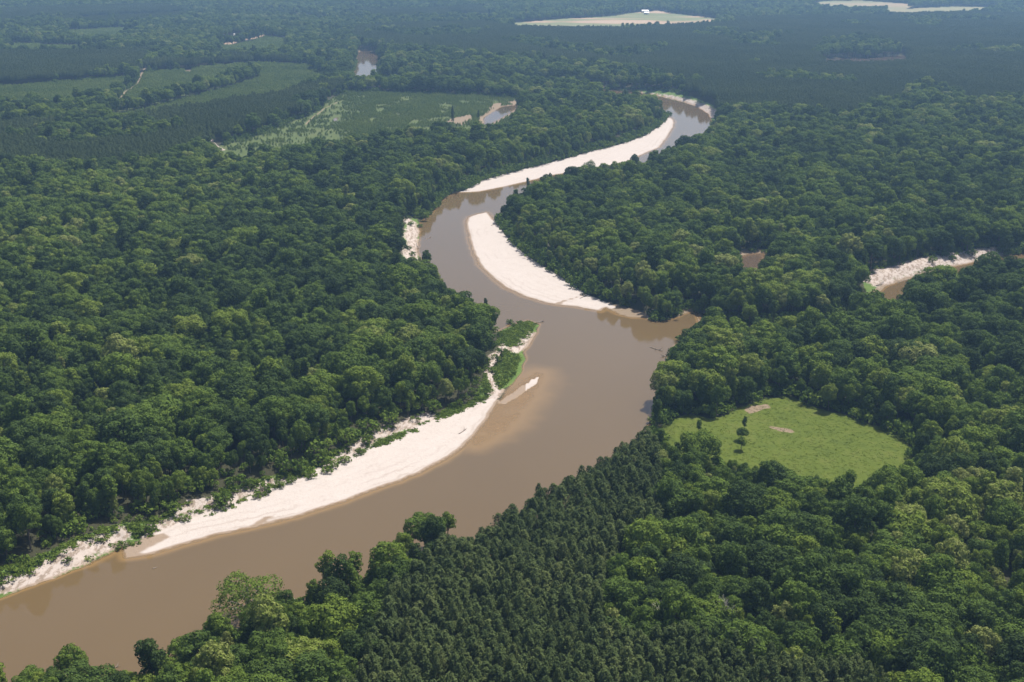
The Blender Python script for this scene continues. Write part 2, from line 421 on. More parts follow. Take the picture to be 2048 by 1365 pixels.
PINES = [poly([(918, 1060), (935, 1040), (1290, 815), (1296, 833), (1304, 883), (1329, 937), (1333, 965), (1312, 1032), (1229, 1065), (1205, 1110), (1171, 1164), (1180, 1214), (1229, 1243), (1312, 1290), (1400, 1272), (1480, 1276),
        (1610, 1309), (1720, 1322), (1757, 1360), (1800, 1420), (1850, 1620), (600, 1620), (690, 1400), (712, 1350), (733, 1288), (753, 1235), (803, 1185), (811, 1152), (849, 1098)], 18),
    poly([(646, 198), (700, 158), (649, 167), (530, 186), (410, 205), (273, 222), (171, 236), (68, 246), (-150, 250), (-150, 300, 25), (0, 308, 25), (137, 316, 25), (239, 306, 25), (308, 300, 25), (376, 288, 22), (412, 278, 16), (444, 288, 6), (513, 266, 5), (581, 240, 5),
        (646, 217, 5), (649, 203, 5), (700, 178, 5), (712, 160)], 14),
    poly([(-150, 108), (0, 104), (160, 103), (318, 98), (284, 138, 5), (270, 149, 5), (200, 156, 5), (110, 165, 5), (34, 172, 5), (-150, 176, 5)], 16),
    poly([(328, 99), (427, 98), (444, 111), (564, 113), (576, 120), (513, 129, 5), (410, 135, 5), (290, 145, 5)], 14),
    poly([(1250, 60), (1445, 43), (1468, 36), (1640, 29), (1835, 25), (2200, 28), (2200, 190), (2048, 190), (1951, 206), (1912, 180), (1835, 168), (1807, 186), (1702, 230), (1581, 224), (1484, 218), (1437, 212), (1386, 190), (1379, 173), (1328, 148),
        (1250, 135), (1078, 118), (942, 106), (771, 92), (703, 74), (713, 54), (839, 47), (976, 46), (1027, 54), (1146, 56), (1244, 57)], 16),
    poly([(0, 20), (300, 12), (420, 30), (250, 48), (0, 52)], 14), poly([(700, 20), (850, 22), (960, 14), (980, 30), (760, 40)], 14)]
HARDS_IN_PINE = [poly([(1622, 116), (1640, 100), (1680, 88), (1710, 76), (1753, 88), (1790, 100), (1825, 113), (1815, 118), (1740, 120), (1650, 121)], 8),
    poly([(1519, 150), (1560, 146), (1640, 154), (1700, 160), (1720, 170), (1640, 165), (1560, 160), (1520, 158)], 16),
    poly([(1000, 85), (1060, 80), (1120, 92), (1180, 104), (1250, 110), (1300, 100), (1330, 92), (1330, 104), (1260, 122), (1150, 110), (1040, 94)], 14)]
FIELDS = [(poly([(1022, 46), (1137, 37), (1215, 33), (1281, 24), (1317, 21), (1342, 26), (1447, 39), (1425, 42, 20), (1391, 45, 20), (1244, 53, 20), (1146, 52, 20), (1030, 51, 20)], GZ), 0),
    (poly([(1612, 10), (1651, 2), (1718, 1), (1835, 9), (1800, 13, 20), (1757, 15, 20), (1640, 11, 20)], GZ), 1), (poly([(1772, 23), (1835, 16), (1913, 13), (2014, 15), (1960, 20, 20), (1913, 22, 20), (1811, 25, 20), (1776, 24, 20)], GZ), 1),
    (poly([(440, 84), (455, 74), (468, 71), (527, 68), (530, 73), (509, 78), (478, 83), (462, 91), (448, 89), (440, 86)], GZ), 2), (poly([(848, 17), (890, 13), (895, 17), (860, 20)], GZ), 0)]
TRACKS = [([(418, 272), (422, 284), (430, 293), (447, 301)], 5.0), ([(318, 98), (300, 120), (284, 147), (275, 168), (250, 185), (222, 225)], 3.0), ([(376, 140), (378, 146)], 8), ([(548, 168), (556, 168)], 6), ([(610, 250), (625, 236), (650, 217), (680, 203)], 2)]
STUMPS = [poly([(1486, 822), (1500, 812), (1538, 808), (1546, 814), (1516, 822), (1496, 828)], GZ), poly([(1536, 854), (1544, 851), (1590, 860), (1580, 866), (1556, 862)], GZ)]
BROWNS = [poly([(888, 246), (907, 236), (942, 229), (944, 240), (925, 250)], GZ), poly([(975, 222), (985, 208), (1040, 200), (1046, 214), (1010, 205), (990, 216)], GZ)]

# ------------------------------------------------------------------ the ground: one sheet of fields over a polar grid, dense where the photograph looks
th_c = np.arange(-25.5, 25.5, 0.062)
th_o = np.concatenate([np.arange(25.5, 40, 0.5), np.arange(40, 320, 5.0), np.arange(320, 334.5, 0.5)])
TH = np.radians(np.concatenate([th_c, th_o]))
NC_C, NC = len(th_c), len(th_c) + len(th_o)
r_ = [20.0, 90.0, 160.0, 220.0, 255.0]
while r_[-1] < 12000:
    q = r_[-1]
    r_.append(q * (1.0052 if q < 1700 else 1.0085 if q < 6300 else 1.08))
RR = np.array(r_); NR = len(RR)
GX = (RR[:, None] * np.sin(TH)[None, :]).ravel()
GY = (RR[:, None] * np.cos(TH)[None, :]).ravel()
jx = (vnoise(GX, GY, 7.0, 31) - 0.5) * 3.0 + (vnoise(GX, GY, 2.4, 33) - 0.5) * 1.2
jy = (vnoise(GX, GY, 7.0, 41) - 0.5) * 3.0 + (vnoise(GX, GY, 2.4, 43) - 0.5) * 1.2
JX, JY = GX + jx, GY + jy                      # wobbled look-up: natural, not ruled, outlines
SX, SY = GX + jx * 0.45, GY + jy * 0.45        # gentler wobble for the waterline
d_riv = sdist(SX, SY, RIVER); d_creek = sdist(SX, SY, CREEK)
d_w = np.minimum(d_riv, d_creek)
d_bar = {k: sdist(SX, SY, p) for k, p in BARS.items()}
d_sand = np.minimum.reduce(list(d_bar.values()))
d_mud = np.minimum.reduce([sdist(SX, SY, p) for p in MUDS])
d_scr = np.minimum.reduce([sdist(JX, JY, p) for p in SCRUBS])
d_shoal = sdist(SX, SY, SHOAL); d_spit = sdist(SX, SY, SPIT)
d_ponds = {k: sdist(SX, SY, p) for k, p in (('pool', POOL), ('pond', POND), ('puddle', PUDDLE), ('lake', LAKE))}
d_pond = np.minimum.reduce(list(d_ponds.values()))
d_mead = sdist(JX, JY, MEADOW)
d_clear = np.minimum.reduce([sdist(JX, JY, p) for p in [CLEAR_H, YOUNG_E, YOUNG_D, LIGHT_F] + LIGHT_G])
d_h = sdist(GX, GY, CLEAR_H)
bare = np.zeros_like(GX)
for pts, w in BARES:
    d = sdist(JX, JY, poly(pts), closed=False)
    bare = np.maximum(bare, np.clip(1.0 - 0.55 * (d / w) ** 1.5, 0, 1) * (1.0 if w > 5.6 else 0.88))
d_track = np.full_like(GX, 1e4)
for pts, w in TRACKS:
    d_track = np.minimum(d_track, sdist(GX, GY, poly(pts, GZ), closed=False) - w / 2)
d_road = sdist(GX, GY, poly(TRACKS[0][0], GZ), closed=False) - 3.0
d_field = np.full_like(GX, 1e4); crop = np.zeros_like(GX)
fid = np.full(GX.shape, -1)
for i, (p, typ) in enumerate(FIELDS):
    d = sdist(GX, GY, p, 40)
    d_field = np.minimum(d_field, d); fid[d < 0] = i
    n = fnoise(GX * 0.45, GY, 150, 60 + i)
    c = {0: 0.22 + sstep(0.40, 0.62, n) * 0.6, 1: 0.25 + 0.5 * n, 2: 0.5 + 0.35 * n}[typ]
    crop = np.where(d < 15, c, crop)
d_brown = np.minimum.reduce([sdist(JX, JY, p) for p in BROWNS] + [sdist(JX, JY, POOLMUD)])
# heights
d_open = np.minimum.reduce([d_w, d_sand, d_mud])
und = fnoise(GX, GY, 60, 3) - 0.5
Z = np.clip(d_w, 0, 60) * 0.022 + (GZ - 0.7) * sstep(0, 13, d_open) + und * 1.2 * sstep(0, 20, d_open)
scarp = bare * sstep(2, 10, d_open)
Z += scarp * (vnoise(GX, GY, 3.0, 91) - 0.45) * 1.6
Z = np.where(d_open > 20, GZ + und * 1.5, Z)
Z += np.where((d_sand < 0) & (d_w > 0), 0.16 * (fnoise(GX, GY, 14, 5) - 0.45) * sstep(0, 6, d_w), 0)
slope = 0.22 + 0.25 * sstep(4, 28, d_sand)
bed = -np.minimum(np.clip(-d_w, 0, None) * slope, 2.6)
bed = np.maximum(bed, np.where(d_shoal < 40, 0.02 - 0.05 * np.clip(d_shoal, 0, 40) - 0.42 * fnoise(GX, GY, 16, 8), -9))
bed = np.maximum(bed, np.where(d_spit < 0, 0.10 + 0.02 * np.clip(-d_spit, 0, 4), -9))
Z = np.where(d_w < 0, bed, Z)
Z = np.where(d_pond < 6, np.minimum(Z, GZ - 0.9 + 0.16 * np.clip(d_pond, -8, 6)), Z)
# a gentle roll far away
far = sstep(1500, 4500, GY)
Z = Z + far * (vnoise(GX, GY, 900, 71) - 0.35) * 12 * sstep(30, 120, np.minimum(np.minimum(d_w, d_field), d_pond))
A = {
    'sand': np.clip(0.5 - d_sand / 3.0, 0, 1),
    'wet': np.clip(1.05 - d_w / 3.2, 0, 1) * (d_w > -3),
    'mud': np.clip(0.5 - np.minimum.reduce([d_mud, d_brown, d_track, d_ponds['pond'] - 6, d_creek - 4, sdist(JX, JY, STUMPS[0]), sdist(JX, JY, STUMPS[1])]) / 2.5, 0, 1),
    'scrub': np.clip(0.5 - d_scr / 3.0, 0, 1),
    'bare': np.clip(bare, 0, 1) * (d_w > -2),
    'meadow': np.clip(0.5 - d_mead / 3.0, 0, 1),
    'clear': np.clip(0.5 - np.minimum(d_clear, d_mead) / 5.0, 0, 1),
    'field': np.clip(0.5 - d_field / 5.0, 0, 1),
    'crop': crop,
    'bed': sstep(0.0, -1.5, d_w) * (1 - sstep(0.05, 0.12, Z) * (d_spit < 1)),
}
A['shore'] = np.clip(d_w, 0, 60) / 60
POCKET = poly([(243, 1094), (288, 1077), (325, 1068), (335, 1076), (292, 1096), (262, 1112)], 0.2)
A['wet'] = np.maximum(A['wet'], np.clip(0.8 - sdist(SX, SY, POCKET) / 3.0, 0, 0.8))
A['wet'] = np.maximum(A['wet'], np.clip(1.0 - sdist(JX, JY, poly([(1112, 609), (1135, 600), (1158, 592), (1174, 588)], 0.4), closed=False) / 2.4, 0, 0.8))
A['wet'] = np.maximum(A['wet'], np.clip(1.0 - sdist(JX, JY, poly([(440, 1068), (500, 1050), (545, 1034)], 0.3), closed=False) / 2.4, 0, 0.8))
A['wet'] = np.where(d_spit < 1, np.where(GX > unproj(1052, 775)[0], 0.28, 0.8), A['wet'])
A['sand'] = np.maximum(A['sand'], np.clip(0.5 - d_spit / 2.0, 0, 1))
A['bare'] = np.maximum(A['bare'], np.clip(0.5 - d_road / 2.0, 0, 0.9))
CREEKWET = d_creek < 2

idx = np.arange(NR * NC).reshape(NR, NC)
q0 = idx[:-1, :]; q1 = np.roll(idx, -1, axis=1)[:-1, :]
q2 = np.roll(idx, -1, axis=1)[1:, :]; q3 = idx[1:, :]
FACES = np.stack([q0, q3, q2, q1], -1).reshape(-1, 4)
fc = lambda a: a[FACES].mean(1)
f_bar = {k: fc(v) for k, v in d_bar.items()}
cat = np.zeros(len(FACES), int)
names = ['ground']
def region(mask, name):
    names.append(name); cat[mask] = len(names) - 1
region((fc(d_clear) < 0), 'plantation_clearing')
region((fc(d_mead) < 0), 'meadow')
for i, nm in enumerate(['farm_field', 'farm_field', 'farm_field', 'quarry_yard', 'farm_field']):
    region(fc(sdist(GX, GY, FIELDS[i][0], 40)) < 0, nm)
region((fc(d_track) < 0), 'dirt_track')
region((fc(d_scr) < 0), 'river_bank')
region((fc(d_mud) < 0), 'mud_flat')
region((fc(d_spit) < 0.5), 'sand_spit')
region((f_bar['long'] < 0), 'sand_bar')
region((f_bar['point'] < 0), 'sand_bar')
region((f_bar['far'] < 0), 'sand_bar')
region((fc(d_w) < 0) & (fc(d_sand) > 0) & (fc(d_spit) > 0.5), 'river_bed')
V = np.stack([GX, GY, Z], 1)
for ci, nm in enumerate(names):
    fs = FACES[cat == ci]
    if not len(fs): continue
    u, inv = np.unique(fs, return_inverse=True)
    me = mesh_np(nm, V[u], inv.reshape(-1, 4), [M_GROUND], smooth=True)
    for an, av in A.items():
        at = me.attributes.new(an, 'FLOAT', 'POINT'); at.data.foreach_set('value', av[u].astype(np.float32))
    o = link(bpy.data.objects.new(nm, me)); o['kind'] = 'structure'

def water_sheet(name, d, z, mat, margin, label):
    fs = FACES[(d[FACES].min(1) < margin)]
    u, inv = np.unique(fs, return_inverse=True)
    P = V[u].copy(); P[:, 2] = z
    me = mesh_np(name, P, inv.reshape(-1, 4), [mat], smooth=True)
    at = me.attributes.new('depth', 'FLOAT', 'POINT'); at.data.foreach_set('value', (z - Z[u]).astype(np.float32))
    o = link(bpy.data.objects.new(name, me)); o['kind'] = 'structure'; o['label'] = label
    return o
water_sheet('river', d_riv, 0.0, M_WATER, 4, 'wide muddy brown river winding through the forest')
water_sheet('creek', np.where(d_riv < 4, 99, d_creek), 0.0, M_WATER, 4, 'narrow brown creek under a white eroded bank at right')
for nm, lab in (('pool', 'small rust brown pool among the right hand trees'), ('pond', 'shallow brown pond in the cleared plantation'),
                ('puddle', 'tiny puddle at the left of the cleared plantation'), ('lake', 'thin dark lake in the far right pine forest')):
    water_sheet(nm, d_ponds[nm], GZ - 0.85, M_POND, 3, lab)

def grid_at(x, y):
    """nearest grid vertex of a point of the ground"""
    r = np.hypot(x, y); t = np.degrees(np.arctan2(x, y))
    ri = np.clip(np.searchsorted(RR, r), 0, NR - 1)
    ti = np.clip(np.round((t - th_c[0]) / 0.062).astype(int), 0, NC_C - 1)
    return ri * NC + ti
def ground_z(x, y):
    return Z[grid_at(np.asarray(x, float), np.asarray(y, float))]

# ------------------------------------------------------------------ plant shapes
def leaf_quads(c, n, size, g, aspect=1.0, jitter=0.6):
    """irregular leaf-spray quads: centres c, normals n"""
    k = len(c)
    n = n + g.normal(0, jitter, (k, 3)); n /= np.linalg.norm(n, axis=1, keepdims=True) + 1e-9
    a = np.cross(n, g.normal(0, 1, (k, 3))); a /= np.linalg.norm(a, axis=1, keepdims=True) + 1e-9
    b = np.cross(n, a)
    s = (size * g.uniform(0.6, 1.35, k))[:, None]
    v = np.stack([c + a * s * aspect, c + b * s * g.uniform(0.5, 1, (k, 1)) / aspect, c - a * s * g.uniform(0.7, 1, (k, 1)) * aspect, c - b * s / aspect], 1)
    return v.reshape(-1, 3)

def quads_mesh(name, v, mat):
    return mesh_np(name, v, np.arange(len(v)).reshape(-1, 4), [mat])

def tube_np(path, radii, sides=6):
    path = np.asarray(path, float); vs_, fs_ = [], []
    for i, p in enumerate(path):
        d = path[min(i + 1, len(path) - 1)] - path[max(i - 1, 0)]; d /= np.linalg.norm(d) + 1e-9
        up = np.array([0, 0, 1.0]) if abs(d[2]) < 0.9 else np.array([1.0, 0, 0])
        a = np.cross(d, up); a /= np.linalg.norm(a); b = np.cross(d, a)
        for s in range(sides):
            t = 2 * math.pi * s / sides
            vs_.append(p + radii[i] * (a * math.cos(t) + b * math.sin(t)))
    n = len(path)
    for i in range(n - 1):
        for s in range(sides):
            fs_.append((i * sides + s, i * sides + (s + 1) % sides, (i + 1) * sides + (s + 1) % sides, (i + 1) * sides + s))
    return np.array(vs_), np.array(fs_)

def join_tubes(name, tubes, mat):
    V_, F_, o = [], [], 0
    for v, f in tubes:
        V_.append(v); F_.append(f + o); o += len(v)
    return mesh_np(name, np.concatenate(V_), np.concatenate(F_), [mat], smooth=True)

def crown_hard(g, rad, top, base, npuff, leaf, dens, shape='dome', hole=0.0):
    """puffs of leaf sprays over a crown volume; returns quad vertices and limb targets"""
    H = top - base; C = []
    tries = 0
    while len(C) < npuff and tries < 4000:
        tries += 1
        u = g.uniform(-0.35, 1.0); t = g.uniform(0, 2 * math.pi)
        w = math.sqrt(max(0, 1 - u * u))
        if shape == 'column': w = 0.75 * (0.55 + 0.45 * math.sin(tries * 1.7))
        if shape == 'wide': w = w ** 0.7
        k = g.uniform(0.60, 0.95)
        ec = 1 + 0.22 * math.sin(2 * t + rad)           # not a circle from above
        p = np.array([rad * k * w * math.cos(t) * ec, rad * k * w * math.sin(t) / ec, base + H * (0.36 + 0.50 * (u * k if shape != 'column' else u))])
        pr = rad * g.uniform(0.22, 0.40) * (0.85 if shape == 'column' else 1)
        if all(np.linalg.norm((p - c[0]) * (1, 1, 1.3)) > 0.78 * max(pr, c[1]) for c in C):
            C.append((p, pr))
    P = np.array([c[0] for c in C]); PR = np.array([c[1] for c in C])
    out = []
    for i in range(len(P)):
        k = int(dens * PR[i] ** 2)
        d = g.normal(0, 1, (k, 3)); d[:, 2] += 0.35; d /= np.linalg.norm(d, axis=1, keepdims=True)
        # knobbly: radius wobble by direction
        wob = 1 + 0.16 * np.sin(d[:, 0] * 7 + i) * np.sin(d[:, 1] * 6 + 2 * i) + g.normal(0, 0.07, k)
        c = P[i] + d * (PR[i] * wob)[:, None] * np.array([1, 1, 0.82])
        keep = np.ones(k, bool)
        for j in range(len(P)):
            if j != i:
                keep &= np.linalg.norm((c - P[j]) * np.array([1, 1, 1.2]), axis=1) > PR[j] * 0.80
        if hole: keep &= g.uniform(0, 1, k) > hole
        c = c[keep]
        if len(c): out.append(leaf_quads(c, d[keep], leaf, g, jitter=0.30))
    return np.concatenate(out), P

def make_hard(name, seed, rad, h, base, npuff, leaf=0.33, dens=62, shape='dome', bark=None, hole=0.0, mat=None):
    g = np.random.default_rng(seed)
    q, P = crown_hard(g, rad, h, base, npuff, leaf, dens, shape, hole)
    crown = quads_mesh(name + '_crown', q, mat or M_HARD)
    tr = rad * 0.05 + 0.1
    tubes = [tube_np([(0, 0, -1.5), (0.1, 0, base * 0.5), (-0.1, 0.15, base + (h - base) * 0.35), (0, 0, base + (h - base) * 0.7)], [tr * 1.35, tr, tr * 0.7, tr * 0.25], 7)]
    for i in range(0, len(P), max(1, len(P) // 8)):
        s = np.array([0, 0, min(base + g.uniform(-0.1, 0.25) * (h - base), P[i][2] - 0.5)])
        mid = (s + P[i]) / 2 + np.array([0, 0, 0.06 * rad]); tubes.append(tube_np([s, mid, P[i]], [tr * 0.5, tr * 0.33, tr * 0.12], 5))
    trunk = join_tubes(name + '_trunk', tubes, bark or M_BARK)
    return crown, trunk

def make_pine(name, seed, h, base, rad, n=620, size=0.27):
    """a fuzzy blunt cone of needle sprays, broken by whorls"""
    g = np.random.default_rng(seed)
    f = g.uniform(0, 1, n) ** 0.85
    t = g.uniform(0, 2 * math.pi, n)
    lob = 0.80 + 0.16 * np.sin(5 * t + 9 * f + seed) + 0.12 * np.sin(3 * t - 14 * f) + 0.10 * np.sin(f * 34)
    prof = np.sqrt(np.clip(1 - f ** 1.5, 0, 1)) * (0.72 + 0.28 * np.clip(f / 0.25, 0, 1)) + 0.05
    L = rad * prof * lob * (1 - 0.35 * g.uniform(0, 1, n) ** 2.2)
    z = base + (h - base) * f + 0.18 * L + g.normal(0, 0.12, n)
    c = np.stack([L * np.cos(t), L * np.sin(t), z], 1)
    nn = np.stack([np.cos(t) * 0.8, np.sin(t) * 0.8, 0.55 + 0.5 * f], 1)
    q = leaf_quads(c, nn, size, g, aspect=1.35, jitter=0.40)
    crown = quads_mesh(name + '_crown', q, M_PINE)
    trunk = join_tubes(name + '_trunk', [tube_np([(0, 0, -1.0), (0, 0, h * 0.5), (0, 0, h - 0.4)], [0.17, 0.12, 0.03], 5)], M_BARK)
    return crown, trunk

def joined(name, meshes):
    """one mesh out of several, materials kept (only for the uncountable masses)"""
    V_, F_, MI, mats, o = [], [], [], [], 0
    for me, off, sc_, rot in meshes:
        n = len(me.vertices); v = np.empty(n * 3, np.float32); me.vertices.foreach_get('co', v); v = v.reshape(-1, 3)
        f = np.empty(len(me.loops), np.int32); me.loops.foreach_get('vertex_index', f); f = f.reshape(-1, 4)
        cr, sr = math.cos(rot), math.sin(rot)
        v = v * sc_; v = np.stack([v[:, 0] * cr - v[:, 1] * sr + off[0], v[:, 0] * sr + v[:, 1] * cr + off[1], v[:, 2] + off[2]], 1)
        m = me.materials[0]
        if m not in mats: mats.append(m)
        MI.append(np.full(len(f), mats.index(m))); V_.append(v); F_.append(f + o); o += n
    return mesh_np(name, np.concatenate(V_), np.concatenate(F_), mats, np.concatenate(MI))

HARD = []
for i, (rad, h, base, npf, shp) in enumerate([(6.0, 19, 6, 46, 'dome'), (5.6, 21, 7, 44, 'dome'), (6.6, 18, 5, 52, 'wide'), (5.0, 20, 5, 40, 'dome'), (6.2, 20, 6, 60, 'wide'), (4.4, 21, 4, 40, 'column'), (5.4, 17, 3.5, 34, 'dome')]):
    HARD.append(make_hard('broadleaf_%d' % i, 100 + i, rad, h, base, npf, shape=shp))
PINE = [make_pine('pine_%d' % i, 200 + i, 15.0 + 0.6 * i, 8.4 + 0.4 * i, 2.25 + 0.1 * i) for i in range(5)]
YOUNG = [make_pine('young_%d' % i, 230 + i, 3.0, 0.2, 1.2, n=110, size=0.33) for i in range(3)]
for c, t in YOUNG:
    c.materials.clear(); c.materials.append(M_YOUNG)
SHRUB = [make_hard('shrub_%d' % i, 260 + i, 1.9, 2.6, 0.1, 14, leaf=0.30, dens=46, mat=M_SHRUB) for i in range(4)]

def source_collection(name, meshes):
    col = bpy.data.collections.new(name)
    for i, me in enumerate(meshes):
        o = bpy.data.objects.new('%s_%02d' % (name, i), me)
        col.objects.link(o)
    return col
def pair(name, ct):
    return joined(name, [(ct[0], (0, 0, 0), 1, 0), (ct[1], (0, 0, 0), 1, 0)])
C_HARD = source_collection('broadleaf_source', [pair('broadleaf_j%d' % i, c) for i, c in enumerate(HARD)])
C_PINE = source_collection('pine_source', [pair('pine_j%d' % i, c) for i, c in enumerate(PINE)])
C_YOUNG = source_collection('sapling_source', [c[0] for c in YOUNG])
C_SHRUB = source_collection('shrub_source', [c[0] for c in SHRUB])
pat = []
PATCH = 17.0
for i in range(4):
    g = np.random.default_rng(300 + i); parts = []
    for a in range(5):
        for b in range(5):
            k = int(g.integers(0, 5))
            parts.append((PINE[k][0], ((a - 2) * 3.4 + g.normal(0, 0.45), (b - 2) * 3.4 + g.normal(0, 0.45), 0), float(g.uniform(0.85, 1.12)), float(g.uniform(0, 6.28))))
    pat.append(joined('pine_patch_%d' % i, parts))
C_PATCH = source_collection('pine_patch_source', pat)
def tuft(name, seed, n, h, spread, mat):
    g = np.random.default_rng(seed)
    c = np.stack([g.normal(0, spread, n), g.normal(0, spread, n), np.abs(g.normal(h * 0.45, h * 0.25, n))], 1)
    nn = g.normal(0, 1, (n, 3)); nn[:, 2] = np.abs(nn[:, 2]) + 0.4
    nn /= np.linalg.norm(nn, axis=1, keepdims=True)
    return quads_mesh(name, leaf_quads(c, nn, h * 0.6, g), mat)
C_TUFT = source_collection('grass_tuft_source', [tuft('tuft_%d' % i, 400 + i, 22, 0.28, 0.7, M_GRASS) for i in range(3)])
C_WEED = source_collection('weed_source', [tuft('weed_%d' % i, 420 + i, 26, 0.55, 0.6, M_SHRUB) for i in range(3)])

def gn_group(col):
    ng = bpy.data.node_groups.new('scatter_' + col.name, 'GeometryNodeTree')
    ng.interface.new_socket('Geometry', in_out='INPUT', socket_type='NodeSocketGeometry')
    ng.interface.new_socket('Geometry', in_out='OUTPUT', socket_type='NodeSocketGeometry')
    n = ng.nodes; l = ng.links
    gi = n.new('NodeGroupInput'); go = n.new('NodeGroupOutput')
    ci = n.new('GeometryNodeCollectionInfo'); ci.inputs['Collection'].default_value = col
    ci.inputs['Separate Children'].default_value = True; ci.inputs['Reset Children'].default_value = True
    ip = n.new('GeometryNodeInstanceOnPoints'); ip.inputs['Pick Instance'].default_value = True
    def at(nm, t):
        a = n.new('GeometryNodeInputNamedAttribute'); a.data_type = t; a.inputs[0].default_value = nm
        return a.outputs[0]
    l.new(gi.outputs[0], ip.inputs['Points']); l.new(ci.outputs[0], ip.inputs['Instance'])
    l.new(at('variant', 'INT'), ip.inputs['Instance Index'])
    l.new(at('turn', 'FLOAT_VECTOR'), ip.inputs['Rotation'])
    l.new(at('size', 'FLOAT_VECTOR'), ip.inputs['Scale'])
    l.new(ip.outputs[0], go.inputs[0])
    return ng
_ng = {}
def stuff(name, label, cat_, P, col):
    """one uncountable mass: points carrying plant copies"""
    n = len(P['x'])
    if n == 0: return
    me = bpy.data.meshes.new(name)
    me.vertices.add(n)
    me.vertices.foreach_set('co', np.stack([P['x'], P['y'], P['z']], 1).astype(np.float32).ravel())
    a = me.attributes.new('variant', 'INT', 'POINT'); a.data.foreach_set('value', P['v'].astype(np.int32))
    a = me.attributes.new('tint', 'FLOAT', 'POINT'); a.data.foreach_set('value', P['t'].astype(np.float32))
    rot = np.zeros((n, 3), np.float32); rot[:, 2] = P['r']
    a = me.attributes.new('turn', 'FLOAT_VECTOR', 'POINT'); a.data.foreach_set('vector', rot.ravel())
    s = np.stack([P['s'], P['s'], P['sz']], 1).astype(np.float32)
    a = me.attributes.new('size', 'FLOAT_VECTOR', 'POINT'); a.data.foreach_set('vector', s.ravel())
    o = link(bpy.data.objects.new(name, me))
    if col.name not in _ng: _ng[col.name] = gn_group(col)
    md = o.modifiers.new('scatter', 'NODES'); md.node_group = _ng[col.name]
    tag(o, label, cat_, kind='stuff')
    return o
def sel(P, m):
    return {k: v[m] for k, v in P.items()}
def cat_pts(*Ps):
    return {k: np.concatenate([p[k] for p in Ps]) for k in Ps[0]}

# ------------------------------------------------------------------ which stand grows where
STAND = np.zeros(len(GX), np.int8)               # 0 broadleaf
WX, WY = GX + (vnoise(GX, GY, 25, 51) - 0.5) * 14, GY + (vnoise(GX, GY, 25, 52) - 0.5) * 14
for p in PINES: STAND[sdist(WX, WY, p, 5) < 0] = 1
STAND[(STAND == 1) & (GY > 1150) & (fnoise(GX, GY, 230, 205) > 0.70)] = 0
for p in HARDS_IN_PINE: STAND[sdist(WX, WY, p, 5) < 0] = 0
for p in [LIGHT_F] + LIGHT_G: STAND[sdist(WX, WY, p, 5) < 0] = 2
STAND[sdist(GX, GY, poly([(436, 93), (466, 94), (515, 82), (532, 75), (575, 80), (580, 90), (513, 92), (450, 104)], GZ), 5) < 0] = 2
for p in (YOUNG_E, YOUNG_D, CLEAR_H): STAND[sdist(GX, GY, p, 5) < 0] = 2
STAND[sdist(GX, GY, poly(HEDGE, 6), closed=False) < 14] = 0
GAP = poly([(408, 268), (428, 270), (450, 296), (470, 306), (462, 318, 14), (435, 316, 18), (418, 300, 16)], GZ)
open_ = (sdist(GX, GY, GAP, 5) < 0) | (d_w < 1.0) | (d_sand < 1) | (d_mud < 0) | (d_scr < 0) | (d_mead < 1.5) | (d_field < 3) | (d_pond < 5) | (d_track < 2) | (d_brown < 0)
STAND[open_] = 3

def grid_points(spacing, y0, y1, jit, seed, half=0.465, pad=70):
    g = np.random.default_rng(seed)
    ny = int((y1 - y0) / (spacing * 0.87)) + 1
    xs, ys = [], []
    for j in range(ny):
        y = y0 + j * spacing * 0.87
        w = half * y + pad
        x = np.arange(-w, w, spacing) + (j % 2) * spacing * 0.5
        xs.append(x); ys.append(np.full(len(x), y))
    x = np.concatenate(xs); y = np.concatenate(ys)
    x = x + g.uniform(-jit, jit, len(x)) * spacing; y = y + g.uniform(-jit, jit, len(y)) * spacing
    m = y > 150
    return x[m], y[m], g

LIGHT = [(poly([(1700, 1010), (1860, 960), (2048, 940), (2100, 1080), (1950, 1170), (1730, 1150)], 18), 0.22),
         (poly([(1290, 1075), (1400, 1060), (1400, 1130), (1300, 1160)], 18), 0.14),
         (poly([(1000, 460), (1060, 520), (1180, 590), (1300, 630), (1330, 590), (1200, 540), (1080, 460), (1010, 400)], 8), 0.14),
         (poly([(900, 380), (1100, 325), (1330, 240), (1330, 200), (1200, 250), (1000, 310), (850, 350)], 8), 0.14)]
def hard_tints(x, y, g):
    n = fnoise(x, y, 120, 14)
    t = 0.36 + (n - 0.5) * 0.7 + g.normal(0, 0.19, len(x))
    pale = g.uniform(0, 1, len(x)) < 0.10
    t = t + pale * g.uniform(0.2, 0.45, len(x))
    for p, a in LIGHT:
        t = t + a * (sdist(x, y, p, 5) < 0)
    return np.clip(t, 0.02, 0.98)

